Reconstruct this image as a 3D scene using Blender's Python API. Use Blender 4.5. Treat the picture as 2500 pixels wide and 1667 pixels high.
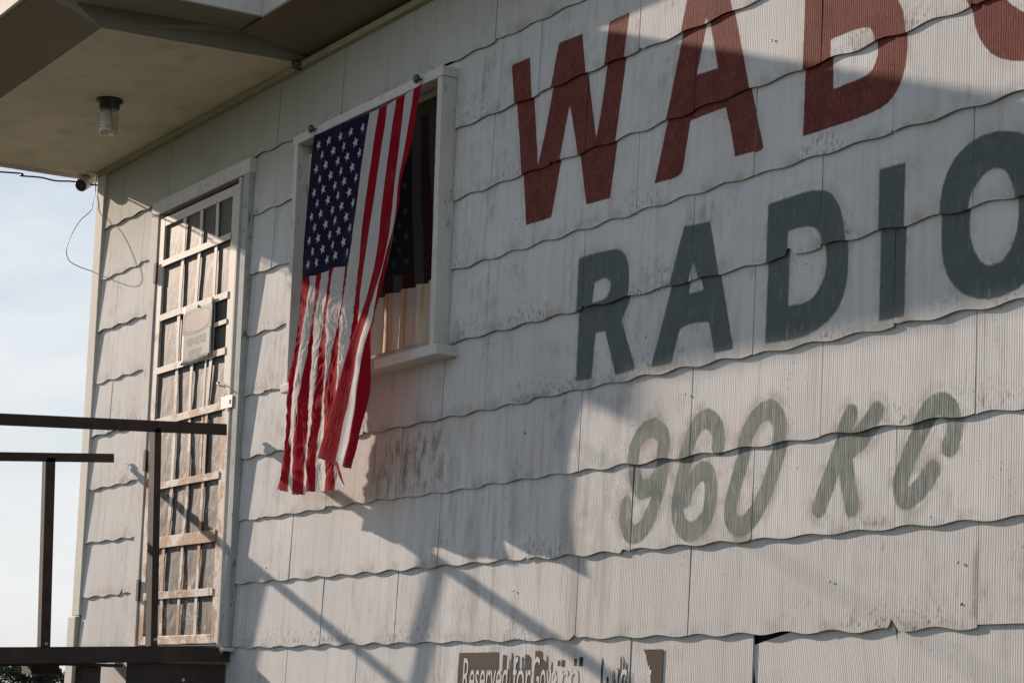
# Weathered roadside radio building: shingled wall with painted lettering, porch, flag and steel landing.
# Units are metres. Wall front plane is y = 0 (outside is -y), the left corner of the wall is at x = 0, ground at z = 0.
import bpy, bmesh, math, random
import numpy as np
from mathutils import Vector, Matrix, Quaternion, noise

random.seed(7)
for o in list(bpy.data.objects):
    bpy.data.objects.remove(o)
scene = bpy.context.scene
COL = scene.collection

# ------------------------------------------------------------------ camera
cam_data = bpy.data.cameras.new('camera')
cam = bpy.data.objects.new('camera', cam_data)
COL.objects.link(cam)
cam_data.lens = 75.554
cam_data.sensor_width = 36.0
cam_data.clip_start = 0.05
cam_data.clip_end = 5000.0
yaw, pitch, roll = math.radians(58.713), math.radians(9.743), math.radians(-1.529)
fwd = Vector((-math.sin(yaw) * math.cos(pitch), math.cos(yaw) * math.cos(pitch), math.sin(pitch)))
rgt = fwd.cross(Vector((0, 0, 1))).normalized()
upv = rgt.cross(fwd)
r2 = rgt * math.cos(roll) - upv * math.sin(roll)
u2 = upv * math.cos(roll) + rgt * math.sin(roll)
rot = Matrix((r2, u2, -fwd)).transposed()
cam.matrix_world = Matrix.Translation((10.492, -3.818, 1.65)) @ rot.to_4x4()
scene.camera = cam

# ------------------------------------------------------------------ sun, sky, exposure
SUN_DIR = Vector((4.55, 1.0, -1.615)).normalized()          # the way the light travels
sun_el = math.asin(-SUN_DIR.z)
sun_az = math.atan2(-SUN_DIR.x, -SUN_DIR.y)
sun_data = bpy.data.lights.new('sun', 'SUN')
sun_data.energy = 5.0
sun_data.angle = math.radians(0.55)
sun_data.color = (1.0, 0.81, 0.66)
sun = bpy.data.objects.new('sun', sun_data)
sun.rotation_euler = SUN_DIR.to_track_quat('-Z', 'Y').to_euler()
sun.location = (-20, -8, 12)
COL.objects.link(sun)

world = bpy.data.worlds.new('World')
scene.world = world
world.use_nodes = True
wn = world.node_tree
for n in list(wn.nodes):
    wn.nodes.remove(n)
w_out = wn.nodes.new('ShaderNodeOutputWorld')
w_bg = wn.nodes.new('ShaderNodeBackground')
w_sky = wn.nodes.new('ShaderNodeTexSky')
w_sky.sky_type = 'NISHITA'
w_sky.sun_disc = False
w_sky.sun_elevation = sun_el
w_sky.sun_rotation = sun_az
w_sky.air_density = 1.0
w_sky.dust_density = 0.6
w_sky.ozone_density = 1.0
w_bg.inputs['Strength'].default_value = 0.0625
# thin broken cloud mixed over the clear sky
w_tc = wn.nodes.new('ShaderNodeTexCoord')
w_map = wn.nodes.new('ShaderNodeMapping')
w_map.inputs['Scale'].default_value = (1.0, 1.0, 2.6)
w_noise = wn.nodes.new('ShaderNodeTexNoise')
w_noise.inputs['Scale'].default_value = 7.0
w_noise.inputs['Detail'].default_value = 7.0
w_noise.inputs['Roughness'].default_value = 0.6
w_ramp = wn.nodes.new('ShaderNodeValToRGB')
w_ramp.color_ramp.elements[0].position = 0.42
w_ramp.color_ramp.elements[0].color = (0.0, 0.0, 0.0, 1)
w_ramp.color_ramp.elements[1].position = 0.68
w_ramp.color_ramp.elements[1].color = (0.6, 0.6, 0.6, 1)
w_mix = wn.nodes.new('ShaderNodeMixRGB')
w_mix.inputs['Color2'].default_value = (10.2, 10.4, 10.6, 1)
wn.links.new(w_tc.outputs['Generated'], w_map.inputs['Vector'])
wn.links.new(w_map.outputs['Vector'], w_noise.inputs['Vector'])
wn.links.new(w_noise.outputs['Fac'], w_ramp.inputs['Fac'])
wn.links.new(w_ramp.outputs['Color'], w_mix.inputs['Fac'])
# pale summer haze thickening towards the horizon, the same all the way round
w_geo = wn.nodes.new('ShaderNodeSeparateXYZ')
w_hz = wn.nodes.new('ShaderNodeMapRange')
w_hz.interpolation_type = 'SMOOTHSTEP'
w_hz.inputs['From Min'].default_value = -0.02
w_hz.inputs['From Max'].default_value = 0.55
w_hz.inputs['To Min'].default_value = 0.92
w_hz.inputs['To Max'].default_value = 0.12
w_mix2 = wn.nodes.new('ShaderNodeMixRGB')
w_hc = wn.nodes.new('ShaderNodeValToRGB')
w_hc.color_ramp.elements[0].position = 0.02
w_hc.color_ramp.elements[0].color = (0.86, 0.88, 0.91, 1)
w_hc.color_ramp.elements[1].position = 0.60
w_hc.color_ramp.elements[1].color = (0.60, 0.82, 1.12, 1)
w_hm = w_hc.color_ramp.elements.new(0.24)
w_hm.color = (0.80, 0.875, 0.97, 1)
w_hx = wn.nodes.new('ShaderNodeMixRGB')
w_hx.blend_type = 'MULTIPLY'
w_hx.inputs['Fac'].default_value = 1.0
w_hx.inputs['Color2'].default_value = (10, 10, 10, 1)
wn.links.new(w_hc.outputs['Color'], w_hx.inputs['Color1'])
wn.links.new(w_hx.outputs['Color'], w_mix2.inputs['Color2'])
wn.links.new(w_tc.outputs['Generated'], w_geo.inputs['Vector'])
wn.links.new(w_geo.outputs['Z'], w_hz.inputs['Value'])
wn.links.new(w_geo.outputs['Z'], w_hc.inputs['Fac'])
wn.links.new(w_hz.outputs['Result'], w_mix2.inputs['Fac'])
wn.links.new(w_sky.outputs['Color'], w_mix2.inputs['Color1'])
wn.links.new(w_mix2.outputs['Color'], w_mix.inputs['Color1'])
wn.links.new(w_mix.outputs['Color'], w_bg.inputs['Color'])
wn.links.new(w_bg.outputs['Background'], w_out.inputs['Surface'])

scene.render.engine = 'CYCLES'
scene.view_settings.view_transform = 'Standard'
scene.view_settings.look = 'None'
scene.view_settings.exposure = 0.54
scene.view_settings.gamma = 1.0
scene.view_settings.use_curve_mapping = False

# ------------------------------------------------------------------ measured outlines (metres on the wall plane: x, z)
RED = {"W": [[[4.171, 3.916], [4.295, 3.913], [4.315, 3.798], [4.372, 3.505], [4.408, 3.625], [4.48, 3.915], [4.629, 3.909], [4.662, 3.759], [4.731, 3.529], [4.76, 3.649], [4.79, 3.908], [4.91, 3.909], [4.885, 3.747], [4.819, 3.303], [4.678, 3.308], [4.624, 3.495], [4.556, 3.683], [4.499, 3.456], [4.464, 3.304], [4.3, 3.305], [4.238, 3.622]]], "A": [[[5.269, 4.009], [5.229, 3.866], [5.152, 3.578], [5.069, 3.302], [5.141, 3.298], [5.196, 3.298], [5.218, 3.31], [5.25, 3.467], [5.43, 3.469], [5.463, 3.382], [5.487, 3.302], [5.616, 3.296], [5.625, 3.304], [5.592, 3.392], [5.457, 3.803], [5.4, 3.97]], [[5.336, 3.788], [5.307, 3.682], [5.286, 3.606], [5.394, 3.6], [5.363, 3.703]]], "B": [[[5.808, 3.936], [5.808, 3.706], [5.806, 3.298], [5.996, 3.297], [6.114, 3.3], [6.166, 3.31], [6.204, 3.334], [6.233, 3.376], [6.246, 3.43], [6.246, 3.496], [6.234, 3.553], [6.212, 3.595], [6.177, 3.636], [6.2, 3.665], [6.207, 3.713], [6.194, 3.78], [6.156, 3.833], [6.097, 3.874], [6.037, 3.902]], [[5.928, 3.552], [6.009, 3.554], [6.089, 3.549], [6.112, 3.527], [6.123, 3.484], [6.118, 3.449], [6.095, 3.418], [6.049, 3.412], [5.996, 3.411], [5.935, 3.409]], [[5.931, 3.669], [6.023, 3.665], [6.076, 3.673], [6.093, 3.71], [6.086, 3.753], [6.063, 3.787], [6.023, 3.806], [5.931, 3.813]]], "S": [[[6.477, 3.521], [6.497, 3.486], [6.503, 3.45], [6.52, 3.408], [6.548, 3.371], [6.581, 3.341], [6.632, 3.317], [6.681, 3.304], [6.746, 3.296], [6.815, 3.306], [6.858, 3.344], [6.875, 3.412], [6.861, 3.476], [6.805, 3.537], [6.698, 3.598], [6.649, 3.634], [6.638, 3.667], [6.655, 3.691], [6.7, 3.69], [6.743, 3.668], [6.769, 3.631], [6.86, 3.627], [6.845, 3.681], [6.793, 3.731], [6.701, 3.77], [6.617, 3.78], [6.56, 3.755], [6.536, 3.698], [6.546, 3.631], [6.602, 3.567], [6.696, 3.507], [6.755, 3.469], [6.77, 3.432], [6.754, 3.412], [6.716, 3.416], [6.683, 3.433], [6.645, 3.46], [6.623, 3.481], [6.607, 3.507], [6.59, 3.528], [6.481, 3.538]]]}
GREEN = {"R": [[[4.635, 3.135], [4.761, 3.134], [4.857, 3.129], [4.897, 3.113], [4.925, 3.083], [4.939, 3.039], [4.941, 2.981], [4.929, 2.941], [4.91, 2.917], [4.891, 2.889], [4.933, 2.811], [4.985, 2.718], [4.87, 2.712], [4.834, 2.793], [4.798, 2.865], [4.743, 2.869], [4.738, 2.798], [4.734, 2.717], [4.64, 2.72], [4.637, 2.929]], [[4.74, 3.035], [4.778, 3.04], [4.809, 3.04], [4.833, 3.021], [4.834, 2.994], [4.814, 2.973], [4.774, 2.968], [4.732, 2.969]]], "A": [[[5.216, 3.111], [5.228, 3.136], [5.361, 3.13], [5.382, 3.067], [5.425, 2.924], [5.491, 2.716], [5.396, 2.716], [5.381, 2.766], [5.362, 2.815], [5.303, 2.824], [5.23, 2.819], [5.212, 2.811], [5.195, 2.758], [5.178, 2.711], [5.068, 2.713], [5.136, 2.888]], [[5.284, 3.016], [5.315, 2.953], [5.328, 2.921], [5.256, 2.92], [5.261, 2.957]]], "D": [[[5.644, 3.13], [5.79, 3.135], [5.873, 3.13], [5.922, 3.111], [5.955, 3.078], [5.979, 3.038], [5.989, 2.991], [5.999, 2.945], [5.999, 2.869], [5.989, 2.813], [5.956, 2.765], [5.909, 2.737], [5.847, 2.716], [5.792, 2.71], [5.639, 2.715]], [[5.741, 3.031], [5.79, 3.033], [5.846, 3.028], [5.877, 3.009], [5.891, 2.981], [5.905, 2.929], [5.905, 2.894], [5.888, 2.856], [5.854, 2.821], [5.812, 2.809], [5.741, 2.813]]], "I": [[[6.13, 3.133], [6.236, 3.131], [6.236, 2.708], [6.133, 2.712]]], "O": [[[6.37, 2.957], [6.38, 3.031], [6.41, 3.088], [6.458, 3.125], [6.516, 3.142], [6.573, 3.144], [6.628, 3.133], [6.677, 3.115], [6.715, 3.086], [6.746, 3.039], [6.761, 2.98], [6.762, 2.924], [6.755, 2.854], [6.735, 2.798], [6.708, 2.755], [6.669, 2.723], [6.621, 2.711], [6.565, 2.705], [6.509, 2.714], [6.458, 2.734], [6.412, 2.77], [6.383, 2.82], [6.372, 2.872]], [[6.475, 2.921], [6.485, 2.985], [6.514, 3.021], [6.548, 3.043], [6.582, 3.045], [6.615, 3.03], [6.637, 2.997], [6.652, 2.945], [6.651, 2.885], [6.634, 2.835], [6.6, 2.801], [6.567, 2.794], [6.533, 2.8], [6.505, 2.829], [6.483, 2.87]]]}
PALE = {"9": [[[5.082, 2.527], [5.031, 2.515], [4.992, 2.478], [4.978, 2.424], [4.986, 2.374], [5.017, 2.339], [5.064, 2.344], [5.102, 2.371], [5.131, 2.422], [5.144, 2.47], [5.129, 2.503], [5.082, 2.527]], [[5.139, 2.465], [5.132, 2.401], [5.112, 2.327], [5.082, 2.265], [5.039, 2.216], [4.988, 2.2], [4.954, 2.221], [4.937, 2.258], [4.94, 2.296]]], "6": [[[5.42, 2.439], [5.42, 2.465], [5.404, 2.5], [5.361, 2.526], [5.309, 2.51], [5.275, 2.458], [5.249, 2.402], [5.224, 2.33], [5.214, 2.267], [5.235, 2.216], [5.284, 2.192], [5.343, 2.209], [5.377, 2.261], [5.379, 2.328], [5.359, 2.364], [5.325, 2.369], [5.281, 2.341], [5.256, 2.296]]], "0": [[[5.661, 2.523], [5.703, 2.488], [5.707, 2.433], [5.682, 2.365], [5.643, 2.289], [5.596, 2.227], [5.543, 2.195], [5.496, 2.205], [5.479, 2.25], [5.498, 2.309], [5.53, 2.388], [5.56, 2.462], [5.609, 2.511], [5.661, 2.523]]], "K": [[[6.015, 2.466], [5.949, 2.353], [5.883, 2.228]], [[6.122, 2.463], [6.058, 2.405], [5.979, 2.365]], [[5.982, 2.369], [6.0, 2.291], [6.021, 2.223]]], "C": [[[6.398, 2.351], [6.416, 2.394], [6.409, 2.437], [6.372, 2.459], [6.326, 2.446], [6.28, 2.389], [6.24, 2.328], [6.214, 2.27], [6.227, 2.23], [6.264, 2.232], [6.304, 2.261], [6.334, 2.291]]]}
FLAG = [[[2.77, -0.098, 3.948], [2.76, -0.1, 3.888], [2.755, -0.102, 3.826], [2.754, -0.104, 3.764], [2.752, -0.106, 3.702], [2.749, -0.108, 3.641], [2.745, -0.11, 3.579], [2.742, -0.112, 3.518], [2.74, -0.112, 3.457], [2.739, -0.113, 3.396], [2.737, -0.113, 3.335], [2.731, -0.113, 3.275], [2.724, -0.114, 3.215], [2.717, -0.114, 3.155], [2.706, -0.114, 3.096], [2.696, -0.115, 3.037], [2.688, -0.115, 2.977], [2.679, -0.115, 2.918], [2.676, -0.116, 2.858], [2.678, -0.116, 2.797], [2.678, -0.117, 2.737], [2.673, -0.117, 2.678], [2.668, -0.117, 2.618], [2.646, -0.118, 2.561], [2.622, -0.118, 2.504]], [[2.842, -0.098, 3.945], [2.833, -0.1, 3.884], [2.828, -0.103, 3.822], [2.826, -0.105, 3.76], [2.823, -0.107, 3.697], [2.82, -0.109, 3.635], [2.817, -0.112, 3.573], [2.814, -0.114, 3.511], [2.812, -0.115, 3.449], [2.821, -0.116, 3.386], [2.835, -0.117, 3.322], [2.823, -0.118, 3.262], [2.811, -0.118, 3.203], [2.799, -0.119, 3.143], [2.786, -0.12, 3.084], [2.773, -0.121, 3.025], [2.75, -0.121, 2.968], [2.727, -0.122, 2.911], [2.716, -0.123, 2.851], [2.713, -0.124, 2.79], [2.714, -0.124, 2.729], [2.725, -0.125, 2.667], [2.735, -0.125, 2.605], [2.725, -0.126, 2.546], [2.715, -0.126, 2.487]], [[2.914, -0.098, 3.943], [2.905, -0.101, 3.881], [2.9, -0.103, 3.819], [2.897, -0.106, 3.756], [2.895, -0.109, 3.693], [2.891, -0.111, 3.63], [2.889, -0.114, 3.568], [2.886, -0.117, 3.505], [2.883, -0.119, 3.443], [2.885, -0.12, 3.38], [2.89, -0.121, 3.317], [2.886, -0.123, 3.255], [2.881, -0.124, 3.194], [2.876, -0.125, 3.133], [2.87, -0.126, 3.072], [2.865, -0.128, 3.011], [2.85, -0.129, 2.952], [2.834, -0.13, 2.893], [2.821, -0.131, 2.833], [2.808, -0.132, 2.774], [2.799, -0.133, 2.714], [2.796, -0.134, 2.653], [2.795, -0.134, 2.592], [2.8, -0.135, 2.53], [2.806, -0.136, 2.469]], [[2.984, -0.098, 3.941], [2.976, -0.101, 3.879], [2.972, -0.104, 3.816], [2.968, -0.107, 3.753], [2.965, -0.11, 3.69], [2.962, -0.114, 3.627], [2.96, -0.117, 3.564], [2.957, -0.12, 3.502], [2.954, -0.122, 3.439], [2.949, -0.124, 3.378], [2.94, -0.126, 3.317], [2.934, -0.128, 3.256], [2.927, -0.13, 3.194], [2.921, -0.131, 3.133], [2.92, -0.133, 3.071], [2.919, -0.135, 3.009], [2.909, -0.136, 2.949], [2.898, -0.138, 2.889], [2.895, -0.14, 2.828], [2.896, -0.141, 2.767], [2.895, -0.142, 2.706], [2.889, -0.143, 2.645], [2.884, -0.144, 2.585], [2.889, -0.145, 2.523], [2.893, -0.146, 2.462]], [[3.053, -0.098, 3.938], [3.046, -0.102, 3.876], [3.042, -0.105, 3.814], [3.038, -0.109, 3.751], [3.035, -0.112, 3.689], [3.032, -0.116, 3.626], [3.03, -0.119, 3.564], [3.028, -0.123, 3.501], [3.025, -0.126, 3.439], [3.022, -0.128, 3.377], [3.017, -0.131, 3.316], [3.013, -0.133, 3.255], [3.009, -0.136, 3.193], [3.005, -0.138, 3.132], [3.001, -0.14, 3.071], [2.998, -0.142, 3.01], [2.994, -0.144, 2.949], [2.991, -0.146, 2.889], [2.989, -0.149, 2.828], [2.987, -0.15, 2.767], [2.985, -0.151, 2.706], [2.979, -0.152, 2.646], [2.974, -0.154, 2.587], [2.974, -0.155, 2.526], [2.975, -0.156, 2.466]], [[3.122, -0.098, 3.936], [3.116, -0.102, 3.874], [3.111, -0.106, 3.811], [3.108, -0.11, 3.749], [3.104, -0.114, 3.686], [3.101, -0.118, 3.623], [3.1, -0.122, 3.561], [3.098, -0.126, 3.498], [3.095, -0.13, 3.436], [3.087, -0.133, 3.376], [3.071, -0.136, 3.317], [3.069, -0.139, 3.255], [3.067, -0.142, 3.193], [3.065, -0.144, 3.131], [3.068, -0.147, 3.069], [3.072, -0.15, 3.007], [3.072, -0.152, 2.945], [3.07, -0.155, 2.884], [3.066, -0.158, 2.824], [3.058, -0.159, 2.764], [3.05, -0.161, 2.704], [3.047, -0.162, 2.644], [3.044, -0.164, 2.584], [3.043, -0.165, 2.524], [3.042, -0.167, 2.463]], [[3.189, -0.098, 3.934], [3.184, -0.102, 3.871], [3.18, -0.107, 3.808], [3.176, -0.111, 3.746], [3.172, -0.116, 3.683], [3.17, -0.12, 3.62], [3.168, -0.125, 3.557], [3.168, -0.13, 3.494], [3.165, -0.134, 3.432], [3.165, -0.137, 3.369], [3.169, -0.141, 3.306], [3.166, -0.144, 3.244], [3.164, -0.148, 3.182], [3.161, -0.151, 3.121], [3.15, -0.154, 3.061], [3.135, -0.158, 3.003], [3.124, -0.161, 2.943], [3.116, -0.164, 2.883], [3.113, -0.167, 2.822], [3.122, -0.169, 2.76], [3.132, -0.171, 2.698], [3.151, -0.172, 2.635], [3.17, -0.174, 2.573], [3.17, -0.176, 2.513], [3.168, -0.178, 2.454]], [[3.256, -0.098, 3.932], [3.252, -0.103, 3.869], [3.248, -0.108, 3.806], [3.243, -0.113, 3.744], [3.239, -0.118, 3.681], [3.237, -0.122, 3.618], [3.236, -0.127, 3.555], [3.236, -0.133, 3.492], [3.233, -0.138, 3.43], [3.23, -0.142, 3.368], [3.228, -0.146, 3.306], [3.226, -0.15, 3.244], [3.224, -0.154, 3.183], [3.221, -0.158, 3.122], [3.222, -0.162, 3.06], [3.224, -0.165, 2.998], [3.226, -0.169, 2.936], [3.225, -0.173, 2.875], [3.226, -0.177, 2.814], [3.229, -0.179, 2.753], [3.232, -0.181, 2.692], [3.241, -0.183, 2.631], [3.251, -0.185, 2.57], [3.254, -0.187, 2.51], [3.255, -0.189, 2.45]], [[3.334, -0.098, 3.93], [3.33, -0.103, 3.867], [3.326, -0.109, 3.805], [3.321, -0.114, 3.742], [3.316, -0.119, 3.68], [3.312, -0.125, 3.617], [3.309, -0.13, 3.555], [3.311, -0.137, 3.491], [3.311, -0.142, 3.428], [3.311, -0.146, 3.366], [3.311, -0.151, 3.303], [3.31, -0.156, 3.241], [3.31, -0.161, 3.179], [3.309, -0.165, 3.118], [3.308, -0.169, 3.056], [3.309, -0.173, 2.995], [3.305, -0.178, 2.934], [3.29, -0.182, 2.876], [3.274, -0.186, 2.818], [3.268, -0.189, 2.758], [3.261, -0.191, 2.698], [3.277, -0.193, 2.636], [3.296, -0.195, 2.574], [3.338, -0.198, 2.512], [3.39, -0.2, 2.452]], [[3.401, -0.098, 3.931], [3.397, -0.104, 3.872], [3.393, -0.11, 3.813], [3.39, -0.116, 3.755], [3.388, -0.121, 3.695], [3.387, -0.127, 3.636], [3.386, -0.133, 3.577], [3.387, -0.14, 3.518], [3.385, -0.146, 3.459], [3.383, -0.151, 3.401], [3.382, -0.156, 3.342], [3.383, -0.162, 3.284], [3.384, -0.167, 3.225], [3.383, -0.172, 3.167], [3.383, -0.177, 3.11], [3.38, -0.182, 3.053], [3.37, -0.186, 2.997], [3.36, -0.191, 2.942], [3.35, -0.196, 2.886], [3.335, -0.199, 2.832], [3.317, -0.201, 2.778], [3.297, -0.204, 2.724], [3.276, -0.206, 2.671], [3.254, -0.209, 2.617], [3.232, -0.211, 2.564]], [[3.474, -0.098, 3.935], [3.474, -0.104, 3.875], [3.473, -0.111, 3.814], [3.473, -0.117, 3.754], [3.474, -0.123, 3.693], [3.476, -0.13, 3.633], [3.476, -0.136, 3.573], [3.478, -0.143, 3.513], [3.482, -0.15, 3.452], [3.487, -0.156, 3.392], [3.485, -0.162, 3.334], [3.474, -0.168, 3.278], [3.462, -0.174, 3.222], [3.45, -0.179, 3.166], [3.437, -0.184, 3.111], [3.424, -0.19, 3.055], [3.41, -0.195, 3.0], [3.396, -0.2, 2.945], [3.381, -0.206, 2.89], [3.361, -0.209, 2.836], [3.337, -0.211, 2.782], [3.308, -0.214, 2.73], [3.28, -0.217, 2.677], [3.256, -0.22, 2.623], [3.233, -0.223, 2.569]], [[3.543, -0.098, 3.938], [3.546, -0.105, 3.875], [3.549, -0.112, 3.813], [3.552, -0.118, 3.751], [3.554, -0.125, 3.689], [3.555, -0.132, 3.629], [3.558, -0.139, 3.567], [3.565, -0.147, 3.505], [3.57, -0.154, 3.444], [3.573, -0.16, 3.383], [3.573, -0.167, 3.324], [3.562, -0.174, 3.267], [3.551, -0.18, 3.211], [3.538, -0.186, 3.155], [3.526, -0.192, 3.098], [3.513, -0.198, 3.042], [3.495, -0.204, 2.987], [3.478, -0.21, 2.933], [3.476, -0.216, 2.874], [3.471, -0.219, 2.817], [3.457, -0.222, 2.761], [3.438, -0.225, 2.706], [3.42, -0.228, 2.651], [3.407, -0.231, 2.595], [3.394, -0.234, 2.539]], [[3.61, -0.098, 3.944], [3.608, -0.105, 3.881], [3.606, -0.113, 3.819], [3.604, -0.12, 3.758], [3.602, -0.127, 3.696], [3.594, -0.134, 3.636], [3.589, -0.142, 3.576], [3.601, -0.151, 3.511], [3.608, -0.158, 3.448], [3.615, -0.165, 3.386], [3.62, -0.173, 3.324], [3.614, -0.18, 3.265], [3.607, -0.187, 3.206], [3.6, -0.193, 3.147], [3.592, -0.2, 3.089], [3.584, -0.206, 3.031], [3.57, -0.213, 2.974], [3.556, -0.219, 2.918], [3.548, -0.226, 2.86], [3.534, -0.229, 2.803], [3.525, -0.233, 2.745], [3.518, -0.236, 2.687], [3.51, -0.239, 2.629], [3.502, -0.243, 2.571], [3.495, -0.246, 2.513]], [[3.673, -0.098, 3.948], [3.672, -0.106, 3.885], [3.671, -0.114, 3.822], [3.669, -0.121, 3.759], [3.663, -0.129, 3.697], [3.645, -0.137, 3.64], [3.626, -0.145, 3.583], [3.634, -0.154, 3.518], [3.641, -0.162, 3.454], [3.644, -0.17, 3.391], [3.647, -0.178, 3.329], [3.642, -0.186, 3.268], [3.638, -0.194, 3.208], [3.631, -0.201, 3.148], [3.625, -0.208, 3.089], [3.618, -0.215, 3.029], [3.61, -0.222, 2.97], [3.602, -0.229, 2.911], [3.607, -0.236, 2.85], [3.607, -0.24, 2.789], [3.584, -0.243, 2.734], [3.556, -0.247, 2.68], [3.55, -0.251, 2.621], [3.545, -0.254, 2.561], [3.539, -0.258, 2.502]]]
LOOP = [[-0.022, 4.33], [-0.024, 4.296], [-0.024, 4.254], [-0.033, 4.202], [-0.037, 4.16], [-0.067, 4.122], [-0.091, 4.098], [-0.125, 4.039], [-0.147, 3.986], [-0.16, 3.926], [-0.149, 3.883], [-0.123, 3.861], [-0.075, 3.845], [-0.019, 3.834], [0.028, 3.825]]
DROP = [[-0.526, 4.289], [-0.416, 4.286], [-0.313, 4.293], [-0.23, 4.288], [-0.14, 4.298], [-0.041, 4.297], [-0.003, 4.299]]
# ------------------------------------------------------------------ helpers
def tag(o, label=None, cat=None, group=None, kind=None):
    if label: o['label'] = label
    if cat: o['category'] = cat
    if group: o['group'] = group
    if kind: o['kind'] = kind
    return o

def empty(name, loc=(0, 0, 0)):
    o = bpy.data.objects.new(name, None)
    o.empty_display_size = 0.2
    o.location = loc
    COL.objects.link(o)
    return o

def world_loc(o):
    v = Vector(o.location)
    while o.parent is not None:
        o = o.parent
        v = v + Vector(o.location)
    return v

def link_mesh(name, me, parent=None, loc=None):
    """link a mesh whose vertices are in world metres; keeps the object's origin at loc (world)"""
    o = bpy.data.objects.new(name, me)
    COL.objects.link(o)
    loc = Vector(loc) if loc is not None else Vector((0, 0, 0))
    if parent is not None:
        o.parent = parent
        o.location = loc - world_loc(parent)
    else:
        o.location = loc
    return o

def mesh_from(name, verts, faces, mat, parent=None, smooth=False, loc=None, auto=None):
    me = bpy.data.meshes.new(name)
    if loc is not None:
        verts = [Vector(v) - Vector(loc) for v in verts]
    me.from_pydata([tuple(v) for v in verts], [], faces)
    if mat is not None:
        me.materials.append(mat)
    if smooth:
        me.polygons.foreach_set('use_smooth', [True] * len(me.polygons))
    me.update()
    return link_mesh(name, me, parent, loc)

def bm_finish(name, bm, mat, parent=None, smooth=False, loc=None):
    if loc is not None:
        bmesh.ops.translate(bm, verts=bm.verts, vec=-Vector(loc))
    me = bpy.data.meshes.new(name)
    bmesh.ops.recalc_face_normals(bm, faces=bm.faces)
    bm.to_mesh(me)
    bm.free()
    if mat is not None:
        me.materials.append(mat)
    if smooth:
        me.polygons.foreach_set('use_smooth', [True] * len(me.polygons))
    return link_mesh(name, me, parent, loc)

def bm_box(bm, x0, x1, y0, y1, z0, z1, bevel=0.0):
    vs = [bm.verts.new(c) for c in ((x0, y0, z0), (x1, y0, z0), (x1, y1, z0), (x0, y1, z0),
                                    (x0, y0, z1), (x1, y0, z1), (x1, y1, z1), (x0, y1, z1))]
    fs = [bm.faces.new([vs[i] for i in f]) for f in
          ((0, 3, 2, 1), (4, 5, 6, 7), (0, 1, 5, 4), (1, 2, 6, 5), (2, 3, 7, 6), (3, 0, 4, 7))]
    if bevel > 0:
        es = list({e for f in fs for e in f.edges})
        bmesh.ops.bevel(bm, geom=es, offset=bevel, segments=2, profile=0.6, affect='EDGES')

def box(name, x0, x1, y0, y1, z0, z1, mat, parent=None, bevel=0.002, wobble=0.0, cuts=0):
    bm = bmesh.new()
    bm_box(bm, x0, x1, y0, y1, z0, z1, bevel)
    if cuts:
        ln = [e for e in bm.edges if e.calc_length() > 0.12]
        bmesh.ops.subdivide_edges(bm, edges=ln, cuts=cuts, use_grid_fill=True)
    if wobble:
        s = random.random() * 50
        for v in bm.verts:
            v.co += noise.noise_vector(v.co * 2.3 + Vector((s, s, s))) * wobble
    return bm_finish(name, bm, mat, parent, loc=((x0 + x1) / 2, (y0 + y1) / 2, z0))

def prism_path(bm, profile, p, q, side):
    """extrude a 2-D profile (a along side, b along up2) from p to q"""
    p, q = Vector(p), Vector(q)
    d = (q - p).normalized()
    side = (Vector(side) - d * Vector(side).dot(d)).normalized()
    up2 = side.cross(d).normalized()
    n = len(profile)
    v0 = [bm.verts.new(p + side * a + up2 * b) for a, b in profile]
    v1 = [bm.verts.new(q + side * a + up2 * b) for a, b in profile]
    for i in range(n):
        bm.faces.new((v0[i], v0[(i + 1) % n], v1[(i + 1) % n], v1[i]))
    bm.faces.new(v0[::-1])
    bm.faces.new(v1)

def angle_iron(name, p, q, side, mat, parent, leg=0.05, t=0.006, flip=1):
    prof = [(0, 0), (leg, 0), (leg, t * flip), (t, t * flip), (t, leg * flip), (0, leg * flip)]
    bm = bmesh.new()
    prism_path(bm, prof, p, q, side)
    return bm_finish(name, bm, mat, parent, loc=p)

def tube(name, pts, r, mat, parent=None, seg=8, loc=None):
    pts = [Vector(p) for p in pts]
    verts, faces = [], []
    prev = None
    for i, p in enumerate(pts):
        t = (pts[min(i + 1, len(pts) - 1)] - pts[max(i - 1, 0)]).normalized()
        a = prev if prev is not None else Vector((0, 0, 1))
        s = t.cross(a)
        if s.length < 1e-4:
            s = t.cross(Vector((1, 0, 0)))
        s.normalize()
        u = s.cross(t).normalized()
        prev = u
        rr = r[i] if isinstance(r, (list, tuple)) else r
        for k in range(seg):
            an = 2 * math.pi * k / seg
            verts.append(p + s * math.cos(an) * rr + u * math.sin(an) * rr)
    for i in range(len(pts) - 1):
        for k in range(seg):
            a, b = i * seg + k, i * seg + (k + 1) % seg
            faces.append((a, b, b + seg, a + seg))
    faces.append(tuple(range(seg))[::-1])
    faces.append(tuple(range((len(pts) - 1) * seg, len(pts) * seg)))
    return mesh_from(name, verts, faces, mat, parent, True, loc)

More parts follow.
